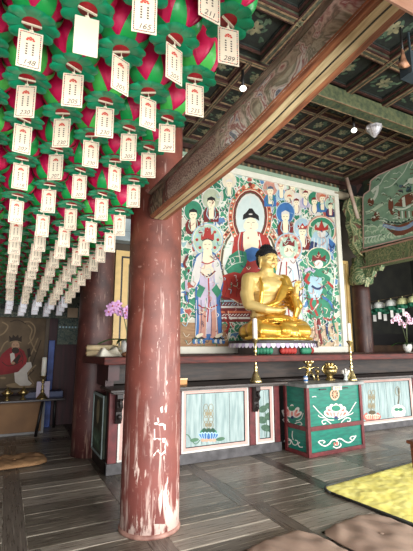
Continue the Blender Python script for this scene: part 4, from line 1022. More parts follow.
# chest wrap open at the front
for off in (0,.035,.07):
    b.tube([(.27-off*.5,-.0+.02,1.12),(.24-off,-.105,.95),(.14-off,-.155,.78),(0,-.165,.66),(-.14,-.15,.6),(-.28,-.04,.56)], [.045,.05,.05,.05,.045,.05], 8)
b.tube([(-.2,.02,1.13),(-.225,-.085,.98),(-.24,-.1,.84),(-.25,-.07,.66),(-.24,-.02,.5)], [.028,.03,.035,.04,.06], 8)
b.ball((0,.02,.52),(.3,.19,.13)); b.tube([(-.22,-.07,.6),(-.08,-.155,.575),(.08,-.16,.58),(.24,-.08,.62)], .028, 8); b.tube([(-.05,-.17,.575),(-.07,-.22,.48),(-.05,-.24,.42)], [.022,.02,.014], 6); b.tube([(-.03,-.17,.575),(.02,-.22,.49),(.04,-.25,.42)], [.022,.02,.014], 6)
# sleeve over the raised arm, hanging folds
b.caps((.345,.11,1.1),(.43,.06,.8),.14,.13); b.caps((.44,.06,.8),(.46,-.06,.64),.13,.13); b.caps((.43,-.02,.66),(.37,-.17,.77),.11,.075)
for k in range(7):
    x = .5-.045*k; y = -.02-.045*k
    b.tube([(x*.95,y+.04,.95-.03*k),(x,y-.02,.74),(x+.02,y-.06,.55),(x,y-.05,.4)], [.03,.042,.045,.035], 8)
for k in range(6):
    z = .98-.07*k; b.tube([(.2,.0-.02*k*.3,z+.06),(.33,-.045,z),(.47,-.02,z-.02),(.57,.08,z+.03)], .02, 6)
# folds across the shins and knees
for k in range(6):
    z = .07+.05*k
    b.tube([(-.62+.03*k,-.2,z+.03),(-.42,-.38+.015*k,z+.01),(-.15,-.475+.03*k,z-.01+.01*k),(.12,-.49+.035*k,z+.01),(.36,-.42+.02*k,z+.045),(.55,-.3,z+.05)], [.006,.011,.014,.013,.011,.006], 6)
for k in range(4): b.tube([(-.06+.05*k,-.3-.02*k,.38),(-.02+.06*k,-.42,.3),(.02+.05*k,-.5,.14),(0.02+.06*k,-.53,.03)], [.014,.016,.016,.012], 6)
for q in (-1,1):
    for k in range(4): b.tube([(q*(.3+.08*k),-.1,.37-.03*k),(q*(.45+.06*k),-.24-.03*k,.33-.045*k),(q*(.38+.06*k),-.4,.2-.03*k)], .010, 6)
for k in range(4): b.tube([(-.18-.02*k,-.27,.37+.0*k),(0,-.33-.035*k,.33-.03*k),(.2+.02*k,-.28,.38)], .016, 6)
b.tube([(-.68,-.12,.03),(-.6,-.36,.03),(-.3,-.5,.03),(0,-.53,.03),(.3,-.5,.03),(.6,-.36,.03),(.68,-.12,.03)], .03, 8)
for v in b.v:
    if v.z < .46: v.x *= 1-.14*min(1,(.46-v.z)/.1)
robe = wbuild(b, 'robe', M_goldr, bs); finish_mesh(robe, .0095, 3)

# lotus pedestal under the statue
pd = thing('lotus_pedestal', 'low oval lotus pedestal with lilac petal fringe and red and green blocks', 'pedestal', (BX,BY,1.275))
b = MB()
def oval(z0, z1, rx, ry, mb, mi=0, n=40, cx=BX, cy=BY-.05):
    a = [(cx+rx*math.cos(2*PI*k/n), cy+ry*math.sin(2*PI*k/n), z0) for k in range(n)]; mb.prism(a, (0,0,z1-z0), mi)
oval(1.44,1.482,.78,.56,b); b.build('seat_board', M_darkwood, pd)
b = MB(); oval(1.275,1.445,.62,.44,b); b.build('pedestal_core', mat('smoky_core',(66,56,50),.6,var=.1), pd)
b = MB()
for k in range(64):
    a = 2*PI*k/64; x = BX+.76*math.cos(a); y = BY-.05+.545*math.sin(a); M = Matrix.Translation((x,y,1.45)) @ Matrix.Rotation(a-PI/2,4,'Z')
    b.add([M @ Vector(v) for v in ((-.036,0,0),(.036,0,0),(.034,.012,-.045),(.018,.02,-.072),(0,.022,-.08),(-.018,.02,-.072),(-.034,.012,-.045))], [(0,1,2,3,4,5,6)], k%2)
b.build('petal_fringe', [mat('fringe_lilac',(196,180,206),.6,var=.08), mat('fringe_white',(228,224,228),.6,var=.04)], pd)
for (a0, m, nm) in ((-97,M_red,'red_block'),(-62,M_grn,'green_block'),(-132,M_grn,'green_block'),(-25,M_red,'red_block')):
    b = MB()
    for k in range(5):
        a = R(a0-9+k*4.5); b.ball((BX+.655*math.cos(a), BY-.05+.475*math.sin(a), 1.33),(.045,.045,.054),0,10)
    b.build('lotus_block', m, pd)

# ================================================================== brassware and candles
def candlestick(label, x, y, z, h, hc, s=1.0, m=None, group=None):
    t = thing('candlestick', label, 'candlestick', (x,y,z), 0, group)
    pr = [(.08,0),(.085,.015),(.07,.05),(.052,.12),(.045,.15),(.03,.2),(.018,.24),(.026,.27),(.03,.3),(.016,.34),(.013,.42),(.024,.45),(.014,.48),(.012,.58),(.028,.62),(.016,.66),(.014,.76),(.03,.8),(.055,.86),(.06,.875),(.03,.88)]
    b = MB(); b.lathe([(r*s, q*h/.88) for r, q in pr], (x,y,z), 20); b.build('holder', m or M_brass, t)
    return candle(label.replace('candlestick','candle'), x, y, z+h, hc, s)
def candle(label, x, y, z, h, s=1.0):
    t = thing('candle', label, 'candle', (x,y,z))
    b = MB(); b.lathe([(.033*s,0),(.034*s,h*.5),(.032*s,h-.012),(.02*s,h)], (x,y,z), 18); b.build('wax', M_wax, t)
    b = MB(); b.tube([(x,y,z+h-.004),(x+.003,y,z+h+.025)], .003, 6); b.build('wick', M_blk, t)
p = hit(256,384,(0,4.56,0),(0,1,0))
candlestick('tall brass candlestick on the altar ledge left of the green chest', p.x, 4.56, .925, .575, .275, .98)
candle_fix = [o for o in bpy.data.objects if o.name == 'candle']
candle_fix[-1]['label'] = 'white candle in the brass holder before the golden statue'
q0 = hit(352,380.3,(0,0,H_),(0,0,1))
candlestick('tall brass candlestick on the right rear corner of the green chest', q0.x, q0.y, H_, .575, .26, .9)
[o for o in bpy.data.objects if o.name.startswith('candle.')][-1]['label'] = 'white candle in the brass holder on the green chest'
def on_chest(px, py=380.5): return hit(px,py,(0,0,H_),(0,0,1))
# incense burner: tripod with wide handles and lotus lid
c = on_chest(309.5,380.2); t = thing('incense_burner', 'brass lotus-topped stand with spread arms on the left of the green chest', 'incense burner', c)
b = MB()
for k in range(3):
    a = R(-60+120*k); b.tube([c+Vector((.02*math.cos(a),.02*math.sin(a),.14)), c+Vector((.06*math.cos(a),.06*math.sin(a),.07)), c+Vector((.075*math.cos(a),.075*math.sin(a),.0))], [.02,.014,.018], 8)
b.build('tripod_legs', M_brass, t)
b = MB(); b.lathe([(.02,.1),(.03,.14),(.022,.17),(.03,.2),(.05,.22),(.03,.25)], c, 16)
for q in (-1,1): b.tube([c+Vector((q*.02,0,.16)), c+Vector((q*.1,0,.19)), c+Vector((q*.16,0,.175)), c+Vector((q*.2,0,.165))], [.016,.013,.011,.008], 8)
b.build('stem', M_brass, t)
b = MB()
for k in range(8):
    a = 2*PI*k/8; b.ball(c+Vector((.05*math.cos(a),.05*math.sin(a),.27)),(.03,.02,.035),0,8,(0,0,a))
b.ball(c+Vector((0,0,.29)),(.035,.035,.04)); b.build('lotus_top', M_brass, t)
c = on_chest(318,380.3); t = thing('incense_cup', 'slim brass goblet between the burner and the round brass censer', 'cup', c)
b = MB(); b.lathe([(.028,0),(.03,.01),(.012,.03),(.011,.09),(.03,.11),(.034,.15),(.03,.152),(.02,.12)], c, 14); b.build('goblet', M_brassd, t)
c = on_chest(330,380.4); t = thing('censer', 'round footed brass censer with loop handles on the green chest', 'censer', c)
b = MB(); b.lathe([(.07,.0),(.072,.015),(.045,.04),(.035,.06),(.06,.08),(.105,.11),(.11,.15),(.095,.18),(.08,.185),(.06,.16)], c, 22); b.build('bowl', M_brassd, t)
b = MB()
for q in (-1,1): b.tube([c+Vector((q*(.1+.04*math.sin(PI*k/8)),0,.11+.11*k/8)) for k in range(9)], .012, 8)
b.build('handles', M_brass, t)
b = MB(); b.lathe([(.085,.185),(.06,.21),(.03,.225),(.02,.245)], c, 18)
for k in range(5):
    a = 2*PI*k/5; b.ball(c+Vector((.045*math.cos(a),.045*math.sin(a),.235)),.022,0,8)
b.build('lid', M_brass, t)
c = on_chest(346,380.2); t = thing('lotus_candle_cup', 'small white porcelain lotus cup beside the right candlestick', 'cup', c)
b = MB(); b.lathe([(.045,0),(.046,.01),(.025,.03),(.022,.06),(.045,.085),(.05,.1),(.03,.1)], c, 16); b.build('cup_stem', mat('porcelain_grey',(206,214,212),.25,var=.04), t)
b = MB()
for k in range(8):
    a = 2*PI*k/8; b.ball(c+Vector((.038*math.cos(a),.038*math.sin(a),.115)),(.026,.014,.035),0,8,(0,.3,a))
b.ball(c+Vector((0,0,.135)),(.022,.022,.035)); b.build('lotus_petals', M_white, t)
c = on_chest(305.7,382.6); t = thing('paper_cup', 'small white cup with a blue band on the chest corner', 'cup', c)
b = MB(); b.lathe([(.026,0),(.032,.065),(.03,.068)], c, 16, 0); b.lathe([(.0295,.02),(.0325,.045)], c, 16, 1); b.lathe([(.03,.068),(.026,.085),(.01,.09)], c, 16, 1); b.build('cup_body', [M_white, M_blue], t)
# small orange offering box on the ledge
t = thing('offering_box', 'small orange box on the altar ledge beside the near pillar', 'box', (2.03,4.75,.925))
b = MB(); b.box((1.94,4.7,.925),(2.08,4.82,.985),0); b.box((1.935,4.695,.985),(2.085,4.825,1.0),1); b.build('carton', [mat('orange_carton',(214,150,90),.6,var=.1), mat('cream_carton',(238,214,170),.6,var=.05)], t)

# ================================================================== left end of the altar top: scrolls, books, orchid
M_paper = mat('scroll_paper',(224,208,170),.75,rgb2=(196,176,136),scale=8); M_paperw = mat('white_sheet',(232,228,212),.75,rgb2=(204,196,176),scale=6)
zt0 = 1.275
for k, (x,y,ln,r_,z,rz) in enumerate(((1.1,5.26,.34,.036,0,-.1),(1.08,5.15,.34,.036,0,-.05),(1.1,5.2,.36,.036,.066,-.08))):
    t = thing('paper_scroll', ('rolled cream paper scroll at the outermost left altar edge','rolled cream scroll tucked beside the folded white cloth','rolled cream scroll lying topmost on the pair at the altar end')[k], 'scroll', (x,y,zt0+z))
    d = Vector((math.cos(rz),math.sin(rz),0))*ln/2; c = Vector((x,y,zt0+z+r_))
    b = MB(); b.tube([c-d,c-d*.3,c+d*.3,c+d], r_, 16); b.build('roll', M_paper, t)
    b = MB(); b.tube([c-d*1.06,c-d*.98], r_*.55, 10); b.tube([c+d*.98,c+d*1.06], r_*.55, 10); b.build('rod_ends', M_ochre, t)
t = thing('paper_stack', 'stack of cream booklets between the scrolls and the white orchid pot', 'booklets', (1.4,5.1,zt0))
for k in range(5):
    M = Matrix.Translation((1.42,5.22,zt0+.026*k)) @ Matrix.Rotation(.08*(k%3-1),4,'Z'); b = MB(); b.box((-.14,-.15,0),(.16,.15,.025),0,M); b.build('booklet', (M_paper,M_paperw)[k%2], t, bevel=.004)
t = thing('folded_cloth', 'crumpled white cloth on the altar end beside the orchid', 'cloth', (1.38,4.9,zt0))
b = MB(); rr = random.Random(4)
nx, ny = 22, 12
vs = []; 
for i in range(nx):
    for j in range(ny):
        u, v = i/(nx-1), j/(ny-1); e = min(u,1-u,v,1-v)*5; e = min(1,e)
        vs.append((.99+.27*u, 4.74+.3*v+.02*math.sin(u*9), zt0+.004+e*(.085+.035*math.sin(u*7+v*3)+.02*math.sin(v*11+u*5)*e)))
b.add(vs, [(i*ny+j,(i+1)*ny+j,(i+1)*ny+j+1,i*ny+j+1) for i in range(nx-1) for j in range(ny-1)], 0, True)
b.build('cloth', M_paperw, t)
t = thing('wooden_clapper', 'small brown wooden clapper lying before the crumpled white cloth', 'clapper', (1.3,4.6,zt0))
b = MB(); b.ball((1.3,4.6,zt0+.03),(.1,.05,.035)); b.tube([(1.38,4.6,zt0+.03),(1.46,4.59,zt0+.02)], .014, 8); b.build('clapper_body', mat('brown_lacquer',(120,78,50),.5,var=.15), t)

M_leaf = mat('orchid_leaf',(64,100,44),.4,rgb2=(40,74,34),scale=6); M_stem = mat('orchid_stem',(84,96,52),.5,var=.1); M_pot = mat('white_ceramic',(226,226,220),.25,var=.03)
def orchid(label, x, y, z, pot_r, pot_h, stems, petal, potm, nleaf=5, fl_s=1.0, lean=0):
    t = thing('potted_orchid', label, 'orchid', (x,y,z))
    b = MB(); b.lathe([(pot_r*.5,0),(pot_r*.78,pot_h*.25),(pot_r,pot_h*.65),(pot_r*.96,pot_h),(pot_r*.86,pot_h),(pot_r*.8,pot_h*.8)], (x,y,z), 22); b.build('pot', potm, t)
    b = MB(); b.lathe([(pot_r*.82,pot_h*.8),(pot_r*.6,pot_h*.9),(.01,pot_h*.95)], (x,y,z), 16); b.build('moss', mat('moss',(60,70,40),.9,var=.2), t)
    rr = random.Random(int(x*100))
    for k in range(nleaf):
        a = 2*PI*k/nleaf+.6; L_ = rr.uniform(.24,.38); b = MB(); vs = []
        for i in range(9):
            u = i/8.0; w_ = .035*math.sin(PI*min(1,u*.92+.08))**.7; r0 = L_*u; zz = pot_h*.9+.16*u-.19*u*u
            for q in (-1,0,1): vs.append((x+r0*math.cos(a)-q*w_*math.sin(a), y+r0*math.sin(a)+q*w_*math.cos(a), z+zz+abs(q)*.012))
        b.add(vs, [(i*3+j,(i+1)*3+j,(i+1)*3+j+1,i*3+j+1) for i in range(8) for j in (0,1)], 0, True)
        b.add([(v[0],v[1],v[2]-.004) for v in vs], [(i*3+j,i*3+j+1,(i+1)*3+j+1,(i+1)*3+j) for i in range(8) for j in (0,1)], 0, True); b.build('leaf', M_leaf, t)
    for (dx, dy, h, bx) in stems:
        b = MB(); path = [(x,y,z+pot_h*.9),(x+dx*.3,y+dy*.3,z+h*.55),(x+dx*.7,y+dy*.7,z+h*.92),(x+dx+bx*.5,y+dy,z+h),(x+dx+bx,y+dy,z+h-.06)]
        b.tube(path, [.006,.005,.005,.004,.003], 6); st = b.build('flower_stem', M_stem, t)
        for k in range(6):
            u = k/5.0; c = Vector((x+dx+bx*u-.02, y+dy-.02+rr.uniform(-.03,.03), z+h-.01-.07*u*u+rr.uniform(-.035,.03)))
            M = Matrix.Rotation(rr.uniform(-.5,.5),3,'Z') @ Matrix.Rotation(PI/2+rr.uniform(-.3,.3),3,'X')
            b = MB(); s_ = .042*fl_s
            for j in range(5):
                a = 2*PI*j/5+.3; mz = M @ Vector((s_*.62*math.cos(a), s_*.62*math.sin(a), 0))
                rot = (M @ Matrix.Rotation(a,3,'Z')).to_euler(); b.ball(c+mz, (s_*.62,s_*(.55 if j%2 else .42),s_*.12), 0, 8, rot)
            b.ball(c+M @ Vector((0,0,s_*.25)), s_*.24, 1, 6); b.build('blossom', [petal, M_lotr], st)
orchid('purple orchid in a white pot at the left end of the altar', 1.37, 4.9, 1.275, .095, .19, [(-.14,-.02,.62,-.12),(-.03,.0,.6,.16),(-.1,.03,.56,.1)], mat('purple_petal',(190,130,190),.6,rgb2=(220,180,216),scale=30), M_pot, 5, 1.15)
orchid('pink orchid in a white pot on the right end of the altar', 6.95, 5.2, 1.275, .085, .16, [(-.2,0,.66,-.14),(-.03,-.05,.72,.14),(.06,0,.64,.1),(-.12,.04,.6,.12)], mat('pink_petal',(226,180,204),.6,rgb2=(240,214,226),scale=30), M_pot, 6, 1.1)
t = thing('white_box', 'small white box beside the pink orchid at the right edge', 'box', (7.2,5.0,1.275))
b = MB(); b.box((6.98,4.92,1.275),(7.3,5.1,1.40)); b.box((6.86,4.88,1.275),(7.34,5.12,1.288)); b.build('carton', M_white, t, bevel=.005)

# ================================================================== far left alcove
t = thing('guardian_painting', 'brown wall painting of a crowned bearded man in red robe and white skirt', 'painting', (-.1,7.86,.62))
b = MB(); b.box((-1.1,7.84,.63),(.655,7.88,2.25)); b.build('canvas', mat('brown_silk',(112,94,72),.8,rgb2=(84,70,54),scale=3), t)
b = MB()
for a, c in (((.63,.6),(.69,2.28)),((-1.14,.6),(-1.08,2.28)),((-1.08,.6),(.63,.65)),((-1.08,2.23),(.63,2.28))): b.box((a[0],7.8,a[1]),(c[0],7.88,c[1]))
b.build('frame', mat('dull_frame',(88,74,56),.6,var=.1), t)
A = Art((0,7.84,0),(0,-1,0), .0001)
g1 = mat('silk_scroll_line',(150,128,98),.8,var=.1); g2 = mat('silk_dark',(58,46,38),.8,var=.1); rd = mat('robe_crimson',(150,40,44),.75,rgb2=(118,30,36),scale=5); sk = mat('aged_skin',(176,140,112),.75,var=.08); wh = mat('aged_white',(206,198,188),.75,var=.06)
for pts in ([(24,322),(30,322),(35,328),(33,338),(28,344)],[(28,325),(32,330),(30,338),(33,346),(36,352)],[(38,338),(33,350),(29,360),(32,372)],[(2,322),(8,326),(4,333),(-2,336)],[(36,365),(28,374),(34,384)],[(0,352),(4,344),(8,341)]): A.line(pts, 1.3, g1)
for pts in ([(41,340),(36,354),(31,368)],[(34,370),(27,378),(30,386)],[(10,322),(18,320),(26,324)]): A.line(pts, .8, g2)
A.poly([(-14,388),(42,388),(42,392),(-14,392)], g2); A.ell(20,385.5,14,2.6,g1)
A.poly([(14,370),(24,363),(31,362),(32,367),(27,373),(28,380),(32,383.5),(30,385.5),(20,385.8),(15,382)], wh)
A.poly([(8,349),(12,346.5),(18,347),(24,351),(27,359),(26,364),(18,372),(8,374),(0,375),(-8,373),(-8,362),(-2,362),(2,354)], rd)
A.line([(2,362),(8,366),(16,364),(22,360)], .7, g2); A.line([(20,351),(23,358),(22,364)], .6, g2); A.poly([(10,354),(14,352),(15,358),(11,363)], wh); A.poly([(13,361),(19,354),(21,356),(17,364)], g2); A.poly([(27,349),(30,348),(31,356),(28,358)], g2)
A.ell(15.5,346,4,5,sk); A.ell(15.5,350.5,3.8,3.2,g2); A.line([(12.4,347.6),(15.5,348.6),(18.6,347.6)],.7,g2)
A.poly([(9.5,342),(9,335.5),(12,338),(13,334.5),(15.5,337),(18,334.5),(19,338),(22,335.5),(21.5,342),(15.5,340.5)], g2); A.line([(10,342.4),(15.5,341),(21.2,342.4)], .9, g1)
for q in (-1.6,1.6): A.line([(15.5+q-.8,345),(15.5+q+.8,345)], .5, g2, False)
A.ell(13,363,2,1.4,sk); A.ell(3,378,3,1.2,g1)
A.build('painted_guardian', t)
# low table
t = thing('low_table', 'low black table with a tan cloth front in the dim left alcove', 'table', (0,7.2,0))
b = MB(); b.box((-1.6,6.98,.535),(.93,7.75,.57)); b.build('tabletop', mat('black_lacquer',(62,52,54),.3,rgb2=(40,34,36),scale=5), t, bevel=.008)
b = MB(); b.box((-1.6,7.3,.03),(.62,7.34,.53)); b.build('cloth_front', mat('tan_cloth',(148,112,78),.8,rgb2=(122,92,66),scale=2), t)
b = MB(); b.box((.62,7.28,0),(.66,7.34,.53)); b.box((-1.6,7.28,0),(.62,7.33,.035)); b.build('cloth_border', mat('grey_border',(140,140,140),.7,var=.08), t)
for x, y, lx in ((.6,7.05,.53),(.86,7.68,.86),(-1.5,7.05,-1.5)):
    b = MB(); b.tube([(x,y,.535),(lx,y,.0)], .022, 8); b.build('leg', M_blk, t)
t = thing('blue_box', 'dark blue oblong box on the low table beside the candle', 'box', (.7,7.3,.57))
b = MB(); b.box((.32,7.2,.57),(.92,7.5,.66)); b.build('carton', mat('slate_blue',(60,72,108),.5,rgb2=(40,48,76),scale=4), t, bevel=.006)
t = thing('blue_banner', 'narrow upright blue board leaning behind the low table', 'board', (.78,7.8,.66))
b = MB(); b.box((.70,7.76,0),(.80,7.82,1.5)); b.build('board', mat('ultramarine',(66,96,176),.5,rgb2=(40,62,124),scale=5), t, bevel=.006)
t = thing('white_card', 'white folded card standing behind the brass candlestick in the alcove', 'card', (.62,7.14,.57))
b = MB(); b.box((.50,7.13,.57),(.70,7.17,.83)); b.build('card', M_lilac, t, bevel=.004)
candlestick('short brass candlestick on the low alcove table', .585, 7.05, .57, .36, .29, 1.15, M_brassd)
[o for o in bpy.data.objects if o.name.startswith('candle.')][-1]['label'] = 'thick white candle on the low alcove table at left'
for lab, px in (('brass stem bowl on the alcove table, nearer the left picture edge', 7), ('brass stem bowl on the alcove table, below the white skirt', 23)):
    c = hit(px, 400, (0,0,.57),(0,0,1)); c.y = 7.06; c.x = hit(px,398,(0,7.06,0),(0,1,0)).x
    t = thing('offering_bowl', lab, 'bowl', c); b = MB(); b.lathe([(.05,0),(.052,.01),(.02,.03),(.018,.06),(.07,.09),(.09,.12),(.085,.122),(.05,.1)], c, 18); b.lathe([(.05,.1),(.055,.13),(.03,.165),(.012,.18),(.012,.2)], c, 14); b.build('bowl_and_lid', M_brassd, t)
# painted board and bracket band on the alcove wall
t = thing('painted_board', 'dull teal patterned board high on the maroon alcove wall', 'board', (.98,7.82,1.45))
b = MB(); b.box((.84,7.80,1.43),(1.25,7.86,1.98)); b.build('board', cloud_cells('teal_scrolls',16,[(0,(60,78,74)),(.5,(84,96,84)),(.85,(46,58,60))],(112,116,100),.04,.3), t)
b = MB()
for k in range(7): b.box((.86+k*.055,7.79,1.73),(.89+k*.055,7.802,1.76))
b.build('white_marks', M_lblue, t)
t = thing('cornice_board', 'grey-green painted band above the maroon alcove wall', 'board', (.9,7.8,2.0))
b = MB(); b.box((-1.2,7.74,1.9),(1.3,7.84,2.5)); b.build('board', cloud_cells('cornice_scrolls',12,[(0,(64,76,70)),(.5,(90,98,84)),(.85,(56,62,58))],(120,120,104),.04,.3), t)
b = MB(); b.box((.98,7.7,1.92),(1.16,7.74,2.1)); tag(b.build('paper_notice', mat('aged_notice',(196,170,140),.7,var=.06), None), 'small tan paper notice pinned on the alcove cornice', 'notice')

# ================================================================== cushions, mat, stand
def cushion(label, x, y, w_, d_, h, rz, m, seed):
    t = thing('floor_cushion', label, 'cushion', (x,y,0), rz)
    b = MB(); n = 28; rr = random.Random(seed); ph = [rr.uniform(0,6) for _ in range(6)]
    def pt_(u, v, top):
        # rounded square outline
        a = abs(u)**4+abs(v)**4; e = max(0, 1-a)**.42
        x_ = u*w_/2; y_ = v*d_/2
        z_ = h*(.42+.58*e) + (.006*math.sin(9*u+ph[0])*math.sin(7*v+ph[1]) + .005*math.sin(16*u*v+ph[2]) - .018*math.exp(-((u)**2+(v)**2)*22) + .004*math.sin(22*u+8*v+ph[3]))*e
        return (x_, y_, z_ if top else max(.0, h*.42*(1-e)))
    g = [(-1+2*i/n) for i in range(n+1)]
    def sq(u, v):
        r_ = 1-.07*(u*u*v*v); return u*r_, v*r_
    vt = [pt_(*sq(u,v), True) for u in g for v in g]; vb = [pt_(*sq(u,v), False) for u in g for v in g]
    N1 = n+1; o = len(vt); fs = []
    for i in range(n):
        for j in range(n):
            q = (i*N1+j,(i+1)*N1+j,(i+1)*N1+j+1,i*N1+j+1); fs.append(q); fs.append(tuple(o+k for k in q[::-1]))
    for i in range(n):
        fs += [(i*N1+N1-1+0, (i+1)*N1+N1-1, o+(i+1)*N1+N1-1, o+i*N1+N1-1), ((i+1)*N1, i*N1, o+i*N1, o+(i+1)*N1), (i, i+1, o+i+1, o+i), (n*N1+i+1, n*N1+i, o+n*N1+i, o+n*N1+i+1)]
    b.add(vt+vb, fs, 0, True)
    me = bpy.data.meshes.new('cover'); me.from_pydata(b.v, [], b.f); me.materials.append(m); me.polygons.foreach_set('use_smooth', b.sm); me.update()
    o_ = bpy.data.objects.new('cover', me); col.objects.link(o_); o_.parent = t
    b = MB(); b.ball((0,0,h-.014),(.02,.02,.008),0,10); me = bpy.data.meshes.new('button'); me.from_pydata(b.v, [], b.f); me.materials.append(m); me.update()
    o_ = bpy.data.objects.new('button', me); col.objects.link(o_); o_.parent = t
M_cush = mat('tan_cushion_cloth',(166,142,124),.85,rgb2=(138,116,101),scale=2.5,bump=.15); M_cush2 = mat('ochre_cushion_cloth',(160,122,84),.85,rgb2=(134,100,68),scale=3,bump=.15)
cushion('ochre floor cushion on the dim boards at far left', .2, 5.6, .72, .56, .065, .05, M_cush2, 1)
cushion('tan floor cushion at bottom edge, left of the other tan one', 1.86, 2.28, .62, .62, .07, .1, M_cush, 2)
cushion('tan floor cushion lying beside the yellow mat', 2.56, 2.26, .66, .64, .065, .12, M_cush, 3)
# yellow fluffy mat with dark edge
c0 = [hit(x,y,(0,0,0),(0,0,1)) for x,y in ((318.5,489.5),(413,463),(413,524.5))]
ex = (c0[1]-c0[0]).normalized(); ey = (c0[2]-c0[0]); ey = (ey - ex*ey.dot(ex)).normalized()
M = Matrix.Translation(c0[0]) @ Matrix((ex, ey, ex.cross(ey))).transposed().to_4x4()
up_ = 1 if ex.cross(ey).z > 0 else -1
t = thing('yellow_mat', 'fluffy yellow mat with dark grey piping on the plank floor', 'mat', c0[0])
L1, L2 = 2.6, 1.15
def rrect(l1, l2, r_, n=6):
    out = []
    for cx_, cy_, a0 in ((r_,r_,180),(l1-r_,r_,270),(l1-r_,l2-r_,0),(r_,l2-r_,90)):
        for k in range(n+1): a = R(a0+90*k/n); out.append((cx_+r_*math.cos(a), cy_+r_*math.sin(a)))
    return out
b = MB(); b.tube([M @ Vector((x,y,up_*.014)) for x,y in rrect(L1,L2,.16)+[rrect(L1,L2,.16)[0]]], .012, 8); b.build('piping', mat('charcoal_piping',(64,66,62),.8,var=.1), t)
b = MB(); nx, ny = 120, 60; vs = []
from mathutils import noise as _n
for i in range(nx+1):
    for j in range(ny+1):
        x = L1*i/nx; y = L2*j/ny; e = min(x, L1-x, y, L2-y); e = min(1, e/.05)
        cxr = .16; 
        if x < cxr and y < cxr:
            d_ = math.hypot(cxr-x,cxr-y)
            if d_ > cxr: x = cxr-(cxr-x)*cxr/d_; y = cxr-(cxr-y)*cxr/d_; e = 0
        zz = .008 + e*(.016 + .012*_n.noise((x*6,y*6,0)) + .008*_n.noise((x*22,y*22,3)) + .004*_n.noise((x*60,y*60,5)))
        vs.append(M @ Vector((x,y,up_*zz)))
b.add(vs, [(i*(ny+1)+j,(i+1)*(ny+1)+j,(i+1)*(ny+1)+j+1,i*(ny+1)+j+1) for i in range(nx) for j in range(ny)], 0, True)
b.build('pile', mat('yellow_pile',(242,234,140),.95,rgb2=(232,220,112),scale=9,bump=.5), t)
# wooden stand cut by the right edge
c = hit(411,470,(0,0,0),(0,0,1)); t = thing('wooden_stand', 'small reddish-brown wooden stand cut off by the right edge', 'stand', (4.45,3.1,0))
M_st = mat('red_brown_wood',(124,70,46),.4,rgb2=(88,48,32),scale=5,stretch=(1,1,6))
b = MB(); b.box((4.24,2.85,.29),(4.8,3.3,.325)); b.build('top_board', M_st, t, bevel=.006)
for x, y in ((4.28,3.24),(4.28,2.9),(4.74,3.24),(4.74,2.9)):
    b = MB(); b.prism([(x,y,.29),(x+.045,y,.29),(x+.035,y,0),(x+.01,y,0)], (0,.04,0)); b.build('leg', M_st, t)
b = MB(); b.box((4.28,3.25,.22),(4.78,3.27,.29)); b.box((4.29,2.9,.22),(4.31,3.26,.29)); b.build('apron', M_st, t)

# ================================================================== lotus lanterns
M_lp = mat('lantern_pink',(226,26,96),.45,rgb2=(200,12,74),scale=6,sss=.15); M_ls = mat('lantern_leaf',(40,176,84),.35,rgb2=(10,130,72),scale=5); M_lg = mat('lantern_green',(14,164,114),.3,rgb2=(6,128,90),scale=7)
M_ly = mat('lantern_lime_leaf',(92,214,96),.4,rgb2=(36,170,74),scale=8)
M_disc = mat('lantern_red_disc',(160,22,34),.4,var=.1); M_tag = mat('tag_cream',(226,212,188),.6,var=.02); M_tagw = mat('tag_white',(244,244,250),.6,var=.02)
M_ink = mat('tag_ink',(70,50,48),.7,var=.05); M_inkr = mat('tag_red_ink',(206,76,60),.7,var=.05)
def petal(mb, phi, prof, wd, mi, bulge=.25, n=6, m=4):
    vs = []; d = Vector((math.cos(phi),math.sin(phi),0)); s_ = Vector((-math.sin(phi),math.cos(phi),0))
    K = len(prof)-1
    for i in range(n+1):
        u = i/n*K; i0 = min(int(u), K-1); f_ = u-i0; r_ = prof[i0][0]*(1-f_)+prof[i0+1][0]*f_; z_ = prof[i0][1]*(1-f_)+prof[i0+1][1]*f_
        w_ = wd(i/n)
        for j in range(m+1):
            q = -1+2*j/m; vs.append(d*(r_-bulge*w_*q*q) + s_*(w_*q) + Vector((0,0,z_)))
    mb.add(vs, [(i*(m+1)+j,i*(m+1)+j+1,(i+1)*(m+1)+j+1,(i+1)*(m+1)+j) for i in range(n) for j in range(m)], mi, True)
